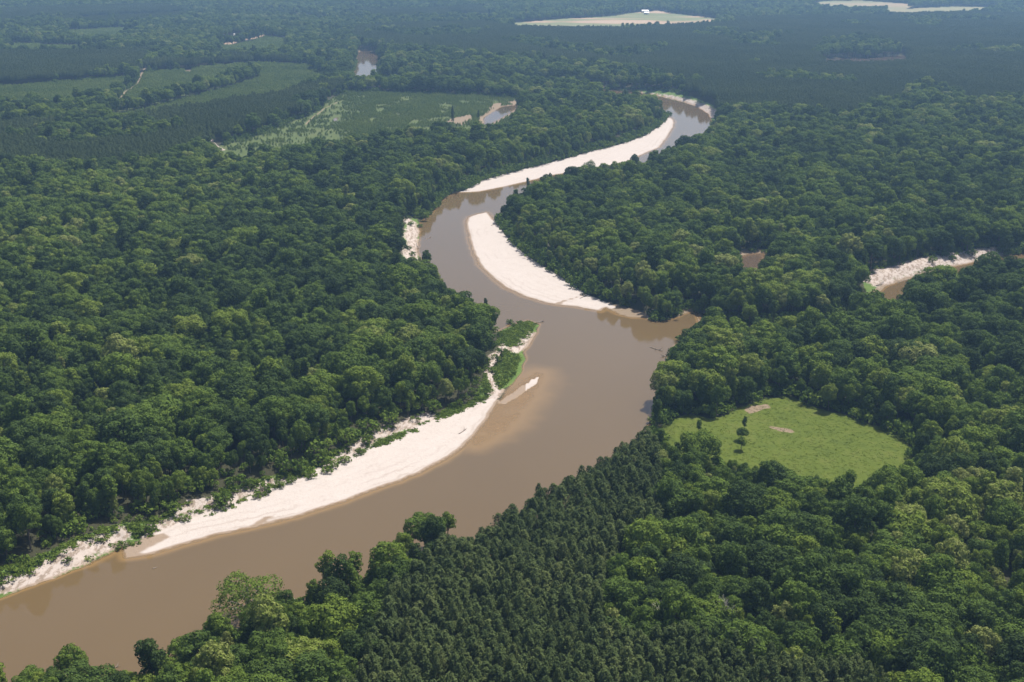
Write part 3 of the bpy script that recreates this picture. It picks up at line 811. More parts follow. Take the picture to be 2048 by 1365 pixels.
def hards():
    Ps = []
    for spacing, y0, y1, smin, smax, seed, prob in ((9.8, 210, 2300, 0.55, 1.30, 1, 1.0), (19.0, 430, 2300, 1.25, 1.7, 2, 0.38), (8.0, 210, 1300, 0.42, 0.72, 3, 0.75), (12.0, 2300, 6200, 0.85, 1.45, 4, 1.0)):
        x, y, g = grid_points(spacing, y0, y1, 0.36, seed)
        gi = grid_at(x, y)
        st = STAND[gi]
        m = ((st == 0) | (st == 4)) & (g.uniform(0, 1, len(x)) < prob)
        # keep the larger crowns out of the water and the open ground
        m &= (np.minimum(np.minimum(d_w[gi], d_sand[gi]), d_mead[gi]) > (2.5 if smax < 1.3 else 5.5)) & (d_scr[gi] > (3.5 if smax < 1.0 else 5.0 if smax < 1.45 else 8.0))
        x, y, st, gi = x[m], y[m], st[m], gi[m]
        s = g.uniform(smin, smax, len(x)) * np.where(st == 4, 0.5, 1)
        s *= 0.52 + 0.48 * sstep(4, 45, d_sand[gi])
        s *= np.where(fnoise(x, y, 45, 77) > 0.62, 0.8, 1.0)
        s *= np.where(y < MEADOW[:, 1].mean(), 0.62 + 0.38 * sstep(2, 32, d_mead[gi]), 1.0)
        t = hard_tints(x, y, g) + np.where(st == 4, 0.3, 0)
        Ps.append(dict(x=x, y=y, z=Z[gi], v=g.integers(0, len(HARD), len(x)), t=np.clip(t, 0, 1), r=g.uniform(0, 6.28, len(x)), s=s, sz=s ** 0.6 * g.uniform(0.85, 1.15, len(x))))
    return cat_pts(*Ps)
HP = hards()

def pines():
    x, y, g = grid_points(3.4, 180, 1150, 0.34, 21)
    gi = grid_at(x, y); m = STAND[gi] == 1
    x, y, gi = x[m], y[m], gi[m]
    s = g.uniform(0.72, 1.22, len(x))
    t = np.clip(0.45 + (fnoise(x, y, 40, 9) - 0.5) * 0.7 + g.normal(0, 0.16, len(x)), 0, 1)
    near = dict(x=x, y=y, z=Z[gi], v=g.integers(0, 5, len(x)), t=t, r=g.uniform(0, 6.28, len(x)), s=s, sz=g.uniform(0.84, 1.12, len(x)))
    x, y, g = grid_points(PATCH, 1150, 6300, 0.05, 22)
    gi = grid_at(x, y); m = STAND[gi] == 1
    x, y, gi = x[m], y[m], gi[m]
    t = np.clip(0.40 + (fnoise(x, y, 90, 9) - 0.5) * 0.7, 0, 1)
    farp = dict(x=x, y=y, z=Z[gi], v=g.integers(0, 4, len(x)), t=t, r=g.integers(0, 4, len(x)) * (math.pi / 2) + g.normal(0, 0.1, len(x)), s=np.full(len(x), 1.06), sz=g.uniform(0.92, 1.06, len(x)))
    return near, farp
PP, PF = pines()

# ------------------------------------------------------------------ the large forest masses and the trees one can pick out
def in_frame(P, h):
    px, py, dep = proj(P['x'], P['y'], P['z'] + h * P['sz'])
    return (px > -20) & (px < 2068) & (py > 0) & (py < 1372), px, py, dep

NUMW = ['leftmost', 'second from left', 'third from left', 'fourth from left', 'fifth from left', 'sixth from left', 'seventh from left', 'eighth from left', 'ninth from left', 'tenth from left']
MARKS = [(60, 1070, 'on the left bank above the river corner'), (230, 1010, 'on the left bank by the white scarp'), (380, 950, 'on the left bank behind the start of the long sand bar'),
    (540, 900, 'on the left bank behind the middle of the long sand bar'), (720, 820, 'behind the white scarp of the left bank'), (880, 760, 'at the wood edge behind the grassy bank'),
    (60, 930, 'in the left forest beside the picture edge'), (300, 870, 'in the left forest well behind the river bank'), (520, 800, 'in the left forest behind the bank trees'),
    (100, 1340, 'on the near bank at the lower left corner'), (330, 1320, 'on the near bank below the muddy water'), (500, 1230, 'on the near bank at the water'), (600, 1310, 'on the near bank at the lower picture edge'),
    (690, 1180, 'between the river and the pine plantation'), (720, 1280, 'along the left edge of the pine plantation'), (860, 1060, 'at the river end of the pine plantation'),
    (1290, 1120, 'along the right edge of the pine plantation'), (1400, 950, 'in the wood between the pines and the meadow'), (1400, 1060, 'in the wood below the left end of the meadow'), (1420, 1190, 'in the wood right of the pine plantation'),
    (1560, 960, 'at the near edge of the meadow'), (1720, 940, 'at the near right edge of the meadow'), (1560, 1080, 'in the wood below the middle of the meadow'), (1580, 1220, 'in the wood above the lowest pines'),
    (1740, 1080, 'among the bright crowns below the meadow'), (1760, 1210, 'in the wood below the bright crowns'), (1900, 1010, 'among the bright crowns at the right edge'), (1920, 930, 'in the wood right of the meadow'),
    (1930, 1150, 'in the wood at the right picture edge'), (1900, 1290, 'in the wood at the lower right corner'), (1720, 1320, 'beside the pines at the lower picture edge'),
    (1340, 780, 'on the right bank above the pines'), (1450, 760, 'at the far left edge of the meadow'), (1640, 770, 'at the far edge of the meadow'), (1840, 820, 'at the far right corner of the meadow')]
COLW = ['blackish', 'dark', 'deep', 'mid-green', 'fresh green', 'yellowish', 'pale olive']
def colour_word(t):
    return COLW[int(np.searchsorted([0.14, 0.25, 0.37, 0.5, 0.64, 0.8], t))]
def size_word(s):
    return 'small' if s < 0.6 else 'medium' if s < 0.95 else 'large' if s < 1.3 else 'huge'
SHAPEW = ['round', 'tall', 'broad', 'high domed', 'spreading', 'narrow', 'low branched']

def place_tree(name, crown, trunk, loc, rot, s, sz, tint, label, cat_, group=None):
    e = bpy.data.objects.new(name, None); link(e)
    e.empty_display_size = 1.0
    e.location = loc; e.rotation_euler = (0, 0, rot); e.scale = (s, s, sz)
    tag(e, label, cat_, group)
    c = link(bpy.data.objects.new('crown', crown), e); c['tint'] = float(tint)
    t = link(bpy.data.objects.new('trunk', trunk), e); t['tint'] = float(tint)
    return e

# trees set singly where the photograph shows one that stands out: crown top pixel, height m, width scale, variant, tint, label
GREY = make_hard('open_crown', 555, 7.6, 17, 3, 52, leaf=0.26, dens=34, shape='wide', bark=M_PALEBARK)
VINE = make_hard('vine_column', 556, 1.7, 13, 0.5, 24, leaf=0.38, dens=40, shape='column')
SPIRE = make_pine('spire', 557, 19, 1.0, 2.6, n=1100, size=0.42)
SPECIAL = [
    (492, 1150, 19, 1.3, GREY, 0.56, 'wide open-crowned grey green tree leaning over the near water edge'),
    (140, 1292, 15, 0.75, HARD[0], 0.50, 'rounded tree standing highest at the lower left corner of the river'),
    (650, 1104, 18, 0.95, HARD[5], 0.74, 'tall narrow sunlit tree rising from the near bank, left of a matching one'),
    (706, 1106, 17, 0.9, HARD[5], 0.56, 'tall narrow green tree on the near bank, right of a yellower one'),
    (745, 1135, 13, 0.75, HARD[3], 0.45, 'dark rounded tree between the narrow trees and the plantation'),
    (805, 1065, 12, 0.70, HARD[6], 0.62, 'light green tree at the water where the near shore bends'),
    (850, 1032, 14, 1.0, HARD[2], 0.42, 'broad dull green tree at the river end of the pines'),
    (895, 1022, 13, 0.60, HARD[3], 0.62, 'bright leafy tree beside the first riverside pines'),
    (592, 1205, 12, 0.75, HARD[3], 0.66, 'fresh green rounded tree right of the open grey tree'),
    (640, 1215, 12, 0.80, HARD[6], 0.52, 'bushy tree below the tall narrow sunlit tree'),
    (700, 1212, 13, 0.80, HARD[1], 0.62, 'light green tree below the narrow pair on the near bank'),
    (600, 1285, 15, 1.05, HARD[2], 0.80, 'brightest yellow green crown on the lower picture edge'),
    (560, 1262, 13, 0.8, HARD[1], 0.34, 'dark tree squeezed behind the brightest yellow green crown'),
    (690, 1268, 14, 0.9, HARD[0], 0.28, 'dark green crown beside the left rim of the plantation'),
    (420, 1265, 12, 0.8, HARD[4], 0.36, 'grey green crown below the open riverside tree'),
    (365, 1275, 12, 0.75, HARD[0], 0.50, 'mid green rounded crown on the near bank below open water'),
    (310, 1302, 11, 0.7, HARD[6], 0.58, 'light green low crown nearest the water at lower left'),
    (460, 1300, 13, 0.9, HARD[2], 0.30, 'wide dark crown on the lower edge under the open tree'),
    (250, 1342, 10, 0.6, HARD[3], 0.72, 'small yellowish crown on the lower left picture edge'),
    (350, 1335, 13, 0.85, HARD[1], 0.52, 'green crown on the lower picture edge left of the dark one'),
    (60, 1338, 12, 0.75, HARD[4], 0.46, 'spreading crown at the extreme lower left corner'),
    (868, 530, 15, 0.62, HARD[3], 0.66, 'light green tree at the inner corner of the left bank'),
    (852, 500, 15, 0.60, HARD[1], 0.22, 'dark tree beside the eroded white bank, reaching over the river'),
    (972, 596, 16, 0.42, HARD[5], 0.20, 'slender dark tree at the tip of the left forest'),
    (850, 425, 7, 0.55, HARD[6], 0.62, 'round bushy tree overhanging the river above the eroded bank'),
    (1318, 588, 13, 0.85, HARD[6], 0.66, 'light green tree on the tip of the right bank'),
    (1352, 585, 14, 0.8, HARD[3], 0.40, 'darker tree beside the inlet on the right bank tip'),
    (1490, 833, 7.5, 0.34, HARD[5], 0.35, 'small dark tree standing alone in the meadow'),
    (1485, 855, 6.5, 0.42, HARD[0], 0.38, 'bushy small tree in the meadow, middle of three in a row'),
    (1484, 872, 7, 0.42, HARD[3], 0.64, 'pale leaved small tree in the meadow nearest the wood'),
    (1399, 840, 7, 0.40, HARD[5], 0.42, 'small tree at the left end of the meadow'),
    (905, 212, 20, 1.0, SPIRE, 0.28, 'tall dark spire tree standing alone in the cleared plantation'),
    (957, 220, 12, 0.7, SPIRE, 0.34, 'shorter dark tree left of the plantation pond'),
    (1003, 682, 12, 1.15, VINE, 0.22, 'vine covered tree on the grassy bank, the taller of two'),
    (994, 702, 8, 0.9, VINE, 0.15, 'vine covered stump tree on the grassy bank, the shorter of two'),
    (1100, 345, 16, 0.5, HARD[3], 0.25, 'dark tree standing above the middle sand bar edge'),
    (1056, 355, 16, 0.5, HARD[5], 0.40, 'tree rising above the wood where the river turns'),
    (1180, 320, 17, 0.75, GREY, 0.40, 'thin bare-twigged tree in front of the far sand bar'),
    (1270, 308, 17, 0.7, HARD[0], 0.22, 'dark round crown in front of the far sand bar end'),
    (1690, 505, 18, 1.15, HARD[0], 0.66, 'pale round tree in the right forest left of the eroded creek'),
]
DEADS = [(1478, 306, 17), (1320, 1195, 17), (1450, 1190, 19), (655, 1185, 12), (1590, 705, 17), (310, 640, 18), (1120, 690, 10)][:6]
gd = np.random.default_rng(77)
tb = [tube_np([(0, 0, -1), (0.2, 0, 6), (-0.1, 0.2, 11), (0.1, 0, 16)], [0.34, 0.26, 0.17, 0.05], 7)]
for i in range(26):
    z0 = gd.uniform(5, 14); t = i * 2.4; L = gd.uniform(2.2, 5.0) * (1 - (z0 - 5) / 16)
    e0 = np.array([L * math.cos(t), L * math.sin(t), z0 + L * 0.7])
    tb.append(tube_np([(0, 0, z0), e0 * (0.5, 0.5, 0) + (0, 0, z0 + L * 0.25), e0], [0.11, 0.08, 0.03], 5))
    for j in range(4):
        e1 = e0 + gd.normal(0, 0.9, 3) + (0, 0, 0.6)
        tb.append(tube_np([e0 * (0.6, 0.6, 0) + (0, 0, z0 + L * 0.35), e1], [0.06, 0.02], 4))
DEAD_TRUNK = join_tubes('dead_trunk', tb[:1], M_PALEBARK); DEAD_CROWN = join_tubes('dead_limbs', tb[1:], M_PALEBARK)
for (px, py, h), w in zip(DEADS, ('in the right forest above the river bend', 'in the wood right of the pines', 'standing among the crowns below the meadow', 'between the narrow trees on the near bank', 'in the forest left of the eroded creek', 'in the middle of the left forest')):
    p = unproj(px, py, GZ + h)
    e = bpy.data.objects.new('dead_tree', None); link(e); e.location = (p[0], p[1], float(ground_z(p[0], p[1]))); e.rotation_euler = (0, 0, px); e.scale = (h / 17,) * 3
    tag(e, 'bare grey dead tree ' + w, 'tree', 'dead trees in the forest')
    link(bpy.data.objects.new('trunk', DEAD_TRUNK), e); link(bpy.data.objects.new('branches', DEAD_CROWN), e)
spec_xy = []
for (px, py, h, s, (cr, tk), tint, lab) in SPECIAL:
    zt = GZ + h
    p = unproj(px, py, zt); z = float(ground_z(p[0], p[1])); z = max(z, 0.3)
    p = unproj(px, py, z + h)
    mh = max(v.co.z for v in cr.vertices)
    is_p = cr.materials[0] == M_PINE
    place_tree('spire_tree' if is_p else 'vine_tree' if cr == VINE[0] else 'broadleaf_tree', cr, tk, (p[0], p[1], z), random.uniform(0, 6.28), s, h / mh, tint, lab, 'tree')
    spec_xy.append((p[0], p[1], 4.2 * s + 0.5))
for x0, y0, r0 in spec_xy:
    m = np.hypot(HP['x'] - x0, HP['y'] - y0) > r0
    HP = sel(HP, m)
    PP = sel(PP, np.hypot(PP['x'] - x0, PP['y'] - y0) > r0 * 0.5)

ok, px, py, dep = in_frame(HP, 20)
score = np.where(ok, HP['s'] / dep, -1)
order = np.argsort(-score)
N_IND = 300 - sum(1 for q in SPECIAL if q[4] not in (SPIRE, VINE))
pick = order[:N_IND]
labs = {}
for i in pick:
    d = [math.hypot(px[i] - m[0], (py[i] + 25 - m[1]) * 1.3) for m in MARKS]
    key = (size_word(HP['s'][i]), SHAPEW[HP['v'][i]], colour_word(HP['t'][i]), MARKS[int(np.argmin(d))][2])
    labs.setdefault(key, []).append(i)
for key, ii in labs.items():
    ii = sorted(ii, key=lambda q: px[q])
    for n, i in enumerate(ii):
        base = '%s %s %s tree %s' % (key[0], key[2], key[1], key[3])
        if len(ii) == 2: base += (', left one', ', right one')[n]
        elif len(ii) > 2: base += ', ' + NUMW[min(n, 9)]
        if len(base.replace('-', ' ').split()) > 16: base = base.replace(' ' + key[1], '', 1)
        cr, tk = HARD[HP['v'][i]]
        place_tree('broadleaf_tree', cr, tk, (HP['x'][i], HP['y'][i], HP['z'][i]), HP['r'][i], HP['s'][i], HP['sz'][i], HP['t'][i], base, 'tree', 'broadleaf trees nearest the camera')
rest = np.ones(len(HP['x']), bool); rest[pick] = False
HS = sel(HP, rest)
print('COUNTS', len(HP['x']), len(PP['x']), len(PF['x']))
px, py, dep = proj(HS['x'], HS['y'], HS['z'] + 10)
divide = np.interp(py, [150, 180, 300, 450, 650, 1365], [720, 1150, 1000, 830, 1040, 200])
left = px < divide
isfar = HS['y'] > 1900
stuff('broadleaf_forest', 'dense green broadleaf forest covering the left side of the river', 'forest', sel(HS, left & ~isfar), C_HARD)
stuff('broadleaf_forest', 'dense green broadleaf forest on the right side of the river', 'forest', sel(HS, ~left & ~isfar), C_HARD)
stuff('broadleaf_forest', 'hazy bluish broadleaf woodland in the far distance', 'forest', sel(HS, isfar), C_HARD)

ok, px, py, dep = in_frame(PP, 16)
stand_near = PP['y'] < 760
order = np.argsort(np.where(ok, dep, 1e9))
pick = order[:300]
for i in pick:
    third = 'left' if px[i] < 1000 else 'middle' if px[i] < 1350 else 'right'
    sh = 'dark' if PP['t'][i] < 0.4 else 'greyish' if PP['t'][i] < 0.62 else 'lighter'
    lab = '%s green planted pine at the lower picture edge, %s part of the plantation' % (sh, third)
    cr, tk = PINE[PP['v'][i]]
    place_tree('pine_tree', cr, tk, (PP['x'][i], PP['y'][i], PP['z'][i]), PP['r'][i], PP['s'][i], PP['sz'][i], PP['t'][i], lab, 'pine', '%s planted pines in the %s part of the plantation edge' % (sh, third))
rest = np.ones(len(PP['x']), bool); rest[pick] = False
stuff('pine_plantation', 'close planted dark pine plantation on the near bank at lower middle', 'plantation', sel(PP, rest & stand_near), C_PINE)
stuff('pine_plantation', 'dark pine rows of the left stands behind the forest', 'plantation', sel(PP, rest & ~stand_near), C_PINE)
px, py, dep = proj(PF['x'], PF['y'], PF['z'] + 10)
stuff('pine_plantation', 'dark pine stands in the upper left distance', 'plantation', sel(PF, px < 705), C_PATCH)
stuff('pine_plantation', 'broad dark pine forest across the upper right distance', 'plantation', sel(PF, px >= 705), C_PATCH)

# young planted rows in the clearings
x, y, g = grid_points(3.3, 700, 4300, 0.16, 31)
gi = grid_at(x, y)
m = (STAND[gi] == 2) & (g.uniform(0, 1, len(x)) < 0.65 + 0.6 * fnoise(x, y, 40, 19))
m &= ~((d_h[gi] < 0) & (fnoise(x, y, 30, 23) > 0.66))
lx, ly, dp = proj(x, y, GZ)
m &= ~((d_h[gi] < 0) & (g.uniform(0, 1, len(x)) < sstep(740, 660, lx) * sstep(0.3, 0.6, fnoise(x, y, 22, 29)) * 0.9))
x, y, gi = x[m], y[m], gi[m]
s = g.uniform(0.6, 1.25, len(x)) * np.where(d_h[gi] < 0, 1.0, np.where(y > 2100, 1.7, 1.25))
YP = dict(x=x, y=y, z=Z[gi], v=g.integers(0, 3, len(x)), t=np.clip(0.4 + (fnoise(x, y, 50, 81) - 0.5) * 0.8 + g.normal(0, 0.12, len(x)), 0, 1), r=g.uniform(0, 6.28, len(x)), s=s, sz=s)
stuff('young_plantation', 'light green rows of saplings in the clearing beside the pond', 'saplings', sel(YP, d_h[gi] < 0), C_YOUNG)
stuff('young_plantation', 'light green rows of saplings in the upper left fields', 'saplings', sel(YP, d_h[gi] >= 0), C_YOUNG)

# ------------------------------------------------------------------ grass, weeds and shrubs
x, y, g = grid_points(4.2, 250, 2300, 0.4, 45)
gi = grid_at(x, y)
de = np.minimum.reduce([d_w[gi], d_sand[gi], d_mead[gi], d_scr[gi], d_clear[gi], d_field[gi], d_pond[gi]])
m = ((STAND[gi] == 0) & (de > 0.5) & (de < 11) & ((d_scr[gi] > 9) | (g.uniform(0, 1, len(x)) < 0.55))) | ((d_scr[gi] < 0) & (d_open[gi] > 10) & (A['bare'][gi] < 0.2) & (proj(x, y, 3.0)[0] < 940) & (fnoise(x, y, 12, 47) > 0.72))
x, y, gi = x[m], y[m], gi[m]
s = g.uniform(0.9, 2.3, len(x)) * np.where(d_scr[gi] < 4, 0.5, np.where(d_scr[gi] < 9, 0.8, 1))
stuff('undergrowth', 'vine draped green undergrowth along the edges of the woods', 'bushes', dict(x=x, y=y, z=Z[gi] - 0.1, v=g.integers(0, 4, len(x)), t=np.clip(g.normal(0.4, 0.2, len(x)) + 0.2 * (d_scr[gi] < 8), 0, 1), r=g.uniform(0, 6.28, len(x)), s=s, sz=s * g.uniform(0.8, 1.5, len(x))), C_SHRUB)
g = np.random.default_rng(61)
x0, y0 = MEADOW.min(0); x1, y1 = MEADOW.max(0)
x = g.uniform(x0, x1, 26000); y = g.uniform(y0, y1, 26000); gi = grid_at(x, y)
m = (d_mead[gi] < 0.5) & (g.uniform(0, 1, len(x)) < 0.35 * fnoise(x, y, 5, 65))
x, y, gi = x[m], y[m], gi[m]
s = g.uniform(0.3, 0.7, len(x))
stuff('meadow_grass', 'uneven bright green grass of the meadow clearing', 'grass', dict(x=x, y=y, z=Z[gi], v=g.integers(0, 3, len(x)), t=np.clip(g.normal(0.45, 0.2, len(x)) + (fnoise(x, y, 20, 66) - 0.5) * 0.8, 0, 1), r=g.uniform(0, 6.28, len(x)), s=s, sz=s), C_TUFT)
SC = SCRUBS[0]
x = g.uniform(SC[:, 0].min(), SC[:, 0].max(), 150000); y = g.uniform(SC[:, 1].min(), SC[:, 1].max(), 150000); gi = grid_at(x, y)
m = (d_scr[gi] < 1.0) & (d_w[gi] > 3) & (A['bare'][gi] < 0.35 + 0.5 * g.uniform(0, 1, len(x)) ** 3) & (g.uniform(0, 1, len(x)) < 0.15 + 0.9 * fnoise(x, y, 8, 67))
x, y, gi = x[m], y[m], gi[m]
s = g.uniform(0.5, 1.5, len(x))
stuff('bank_weeds', 'low green weeds and grass on the left river bank', 'weeds', dict(x=x, y=y, z=Z[gi], v=g.integers(0, 3, len(x)), t=np.clip(g.normal(0.68, 0.2, len(x)), 0, 1), r=g.uniform(0, 6.28, len(x)), s=s, sz=s * 0.8), C_WEED)

SHRUBS = [(448, 1010, 2.0), (440, 1018, 1.4), (530, 985, 1.8), (520, 995, 1.3), (505, 975, 1.2), (600, 945, 2.0), (622, 955, 1.4), (640, 930, 2.0), (655, 945, 1.3), (585, 965, 1.2), (372, 1042, 1.1), (240, 1098, 1.2), (290, 1070, 1.1),
    (305, 1063, 1.0), (5, 1178, 1.1), (134, 1118, 0.9), (690, 925, 1.4), (720, 908, 1.3), (738, 890, 1.5), (665, 935, 1.3), (560, 975, 1.2), (575, 940, 2.2), (475, 965, 2.2), (350, 1015, 1.6),
    (1040, 650, 1.1), (1052, 655, 0.9), (1062, 660, 0.8), (1030, 652, 1.0), (1068, 650, 0.8), (1020, 647, 1.2), (1045, 664, 0.7), (985, 745, 1.1), (840, 455, 1.2), (822, 452, 1.4), (817, 500, 1.2), (824, 512, 1.3), (1505, 502, 1.5),
    (1530, 503, 1.2), (1865, 522, 1.6), (1945, 506, 1.6), (1905, 516, 1.3), (1360, 686, 1.6), (1372, 683, 1.4), (690, 880, 2.4), (705, 872, 2.0), (630, 905, 2.6), (840, 815, 2.4), (870, 822, 2.0), (780, 842, 2.2), (735, 858, 2.2)]
near_w = [(200, 'on the white scarp at the left picture edge'), (300, 'near the left end of the long sand bar'), (520, 'above the left part of the long sand bar'), (640, 'above the middle of the long sand bar'), (760, 'beside the white scarp of the left bank'), (845, 'on the eroded left bank upstream'), (900, 'at the wood edge of the grassy bank'), (1100, 'on the tip of the grassy left bank'), (1450, 'on the small mud point at right'), (1700, 'on the rim of the rusty pool'), (2100, 'on the white creek bank at right')]
cnt = {}
for i, (qx, qy, s) in enumerate(SHRUBS):
    p = unproj(qx, qy, 2.5); z = float(ground_z(p[0], p[1])); p = unproj(qx, qy, z); z = float(ground_z(p[0], p[1]))
    w = next(t for lim, t in near_w if qx < lim)
    cnt.setdefault((w, 'large' if s > 1.7 else 'middling' if s > 0.95 else 'small'), []).append((qx, p, max(z, 0.05), s, i))
for (w, sw), L in cnt.items():
    L.sort(key=lambda q: q[0])
    for n, (qx, p, z, s, i) in enumerate(L):
        lab = '%s leafy green shrub %s' % (sw, w)
        if len(L) > 1: lab += ', ' + NUMW[n]
        e = bpy.data.objects.new('bank_shrub', None); link(e)
        e.location = (p[0], p[1], z - 0.1); e.rotation_euler = (0, 0, i * 1.3); e.scale = (s, s, s * random.uniform(0.8, 1.1))
        tag(e, lab, 'shrub', 'shrubs on the river banks')
        c = link(bpy.data.objects.new('foliage', SHRUB[i % 4][0]), e); c['tint'] = random.uniform(0.25, 0.65)
        t = link(bpy.data.objects.new('stem', SHRUB[i % 4][1]), e)

# ------------------------------------------------------------------ driftwood and snags
def driftwood(name, a, b, rad, lab, nb=3, seed=0, za=0.25, zb=0.25):
    g = np.random.default_rng(seed)
    pa = unproj(a[0], a[1], za); pb = unproj(b[0], b[1], zb)
    pa[2] = max(float(ground_z(pa[0], pa[1])), 0) + rad * 0.5 if za < 0.5 else za
    pb[2] = max(float(ground_z(pb[0], pb[1])), 0) + rad * 0.5 if zb < 0.5 else zb
    root = bpy.data.objects.new(name, None); link(root); root.location = pa
    tag(root, lab, 'log', 'driftwood along the river')
    d = pb - pa; L = np.linalg.norm(d)
    side = np.cross(d / L, (0, 0, 1))
    v, f = tube_np([(0, 0, 0), d * 0.5 + side * L * 0.04, d], [rad, rad * 0.75, rad * 0.3], 7)
    link(bpy.data.objects.new('stem', mesh_np('log_stem', v, f, [M_DRIFT], smooth=True)), root)
    for i in range(nb):
        t = g.uniform(0.45, 0.95)
        s = d * t + side * L * 0.03
        e = s + d / L * L * g.uniform(0.1, 0.25) + side * L * g.uniform(-0.25, 0.25) + np.array([0, 0, L * g.uniform(0.04, 0.22)])
        v, f = tube_np([s, (s + e) / 2 + side * 0.1, e], [rad * 0.4, rad * 0.3, rad * 0.1], 5)
        link(bpy.data.objects.new('branch', mesh_np('log_branch', v, f, [M_DRIFT], smooth=True)), root)
driftwood('driftwood_log', (918, 868), (932, 858), 0.28, 'grey log with branches lying on the long sand bar', 4, 1)
driftwood('driftwood_log', (983, 452), (995, 447), 0.35, 'dark log lying at the top of the curved sand bar', 4, 2)
driftwood('driftwood_log', (1160, 598), (1172, 592), 0.25, 'dark log at the lower end of the curved sand bar', 2, 3)
driftwood('driftwood_log', (600, 1205), (570, 1190), 0.30, 'pale fallen trunk reaching into the water from the near bank', 3, 4)
driftwood('driftwood_log', (306, 1137), (314, 1134), 0.22, 'small dark snag floating in the muddy lower river', 2, 5)
driftwood('driftwood_log', (1300, 694), (1325, 702), 0.25, 'dead twiggy snag in the water off the right bank', 6, 6)
driftwood('driftwood_log', (1345, 706), (1326, 714), 0.40, 'grey dead treetop lying off the right bank trees', 8, 7)
driftwood('driftwood_log', (852, 478), (862, 474), 0.22, 'branch snag standing in the river by the eroded bank', 5, 8)
driftwood('driftwood_log', (833, 487), (838, 497), 0.35, 'white fallen trunk on the eroded left bank', 2, 9)
driftwood('driftwood_log', (1073, 645), (1087, 643), 0.25, 'leafless snag off the tip of the grassy bank', 5, 10)
driftwood('driftwood_log', (1752, 576), (1768, 567), 0.35, 'pale trunk fallen into the eroded creek', 1, 11)
driftwood('driftwood_log', (1836, 548), (1852, 542), 0.30, 'pale sandy log lying along the creek water', 1, 12)
driftwood('driftwood_log', (210, 1345), (235, 1332), 0.3, 'dark half sunk log by the near bank at lower left', 3, 13)
driftwood('driftwood_log', (1820, 558), (1795, 566), 0.3, 'bleached log at the near edge of the creek', 1, 14)

# ------------------------------------------------------------------ far buildings
def box_mesh(name, x0, x1, y0, y1, z0, z1, mat):
    v = [(x, y, z) for z in (z0, z1) for y in (y0, y1) for x in (x0, x1)]
    f = [(0, 2, 3, 1), (4, 5, 7, 6), (0, 1, 5, 4), (2, 6, 7, 3), (0, 4, 6, 2), (1, 3, 7, 5)]
    return mesh_np(name, v, f, [mat])
def barn(name, at, L, W, H, rot, roofm, lab, grp=None):
    p = unproj(at[0], at[1], GZ); z = float(ground_z(p[0], p[1]))
    e = bpy.data.objects.new(name, None); link(e); e.location = (p[0], p[1], z - 0.1); e.rotation_euler = (0, 0, rot)
    tag(e, lab, 'building', grp)
    link(bpy.data.objects.new('wall', box_mesh('barn_wall', -L / 2, L / 2, -W / 2, W / 2, 0, H, M_WHITEWALL)), e)
    o = 0.5; rh = W * 0.28
    v = [(-L / 2 - o, -W / 2 - o, H - 0.1), (L / 2 + o, -W / 2 - o, H - 0.1), (L / 2 + o, W / 2 + o, H - 0.1), (-L / 2 - o, W / 2 + o, H - 0.1), (-L / 2 - o, 0, H + rh), (L / 2 + o, 0, H + rh)]
    me = bpy.data.meshes.new('barn_roof'); me.from_pydata(v, [], [(0, 1, 5, 4), (2, 3, 4, 5), (0, 4, 3), (1, 2, 5), (3, 2, 1, 0)]); me.materials.append(roofm)
    link(bpy.data.objects.new('roof', me), e)
    link(bpy.data.objects.new('door', box_mesh('barn_door', -1.6, 1.6, -W / 2 - 0.06, -W / 2 + 0.02, 0, min(3.4, H * 0.8), M_DARK)), e)
    for s in (-1, 1):
        link(bpy.data.objects.new('window', box_mesh('barn_window', s * L * 0.33 - 0.8, s * L * 0.33 + 0.8, -W / 2 - 0.05, -W / 2 + 0.02, H * 0.4, H * 0.75, M_DARK)), e)
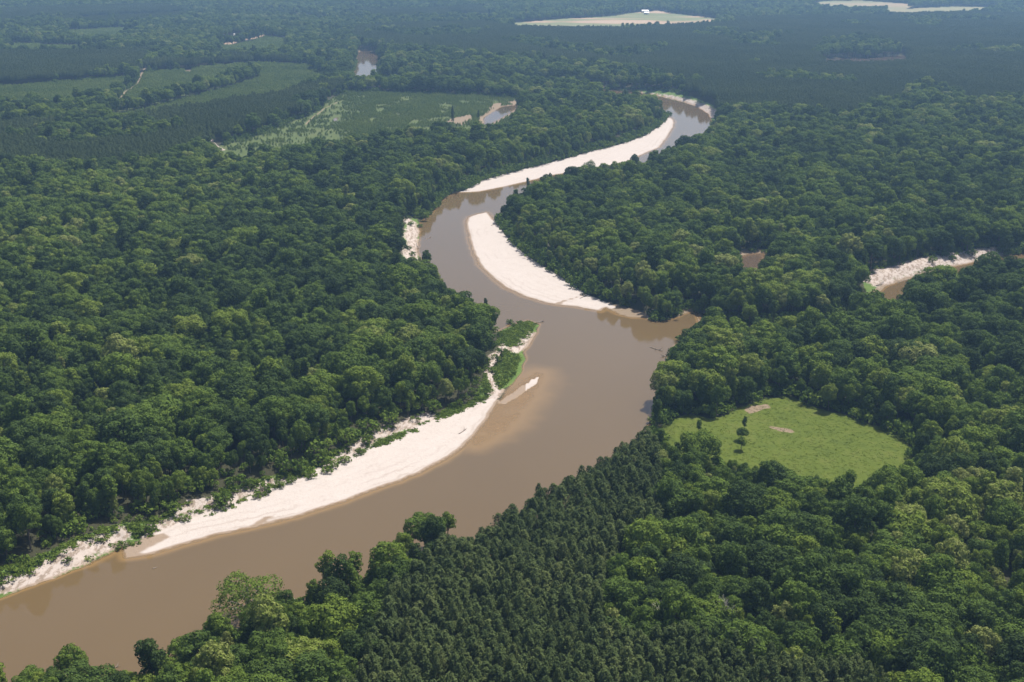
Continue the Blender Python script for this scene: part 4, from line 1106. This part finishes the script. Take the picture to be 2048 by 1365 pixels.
barn('farm_shed', (1290, 25.5), 20, 10, 5, 0.15, M_METALROOF, 'white roofed shed at the far edge of the farm field, rear of two')
barn('farm_shed', (1293, 29), 14, 9, 4.5, 0.1, M_METALROOF, 'white roofed shed on the farm field, front of two')
barn('farm_house', (1008, 48), 16, 10, 5, -0.2, M_METALROOF, 'white house at the left end of the farm field')
barn('farm_house', (621, 72), 18, 11, 5, 0.2, M_GREYROOF, 'grey roofed house in the far woods right of the sandy yard', 'houses in the far woods')
barn('yard_shed', (483, 76), 12, 8, 5, 0.1, M_METALROOF, 'low white shed in the middle of the sandy yard')
barn('yard_shed', (458, 80), 10, 7, 4, 0.3, M_GREYROOF, 'small grey roofed shed at the left of the sandy yard')
barn('yard_shed', (505, 72), 14, 7, 4, 0.1, M_GREYROOF, 'long low shed at the right of the sandy yard')
p = unproj(469, 77, GZ); z = float(ground_z(p[0], p[1]))
silo = bpy.data.objects.new('silo', None); link(silo); silo.location = (p[0], p[1], z - 0.1)
tag(silo, 'tall white silo tower in the sandy yard', 'silo')
v, f = tube_np([(0, 0, 0), (0, 0, 9)], [2.2, 2.2], 16)
link(bpy.data.objects.new('wall', mesh_np('silo_wall', v, f, [M_WHITEWALL], smooth=True)), silo)
v, f = tube_np([(0, 0, 9.002), (0, 0, 9.8), (0, 0, 10.6)], [2.35, 1.6, 0.15], 16)
link(bpy.data.objects.new('roof', mesh_np('silo_roof', v, f, [M_METALROOF], smooth=True)), silo)

# ------------------------------------------------------------------ the hazy air
m, nt, out = new_mat('humid_air')
pv = nt.nodes.new('ShaderNodeVolumePrincipled')
pv.inputs['Color'].default_value = HAZE_COLOR + (1,)
pv.inputs['Density'].default_value = HAZE_DENSITY
pv.inputs['Anisotropy'].default_value = 0.3
nt.links.new(pv.outputs[0], out.inputs['Volume'])
hz = box_mesh('haze', -12600, 12600, -12600, 12600, -8.0, CAM_H + 12.0, m)
tag(link(bpy.data.objects.new('haze', hz)), 'thin bluish summer haze over the whole landscape', 'haze', kind='stuff')
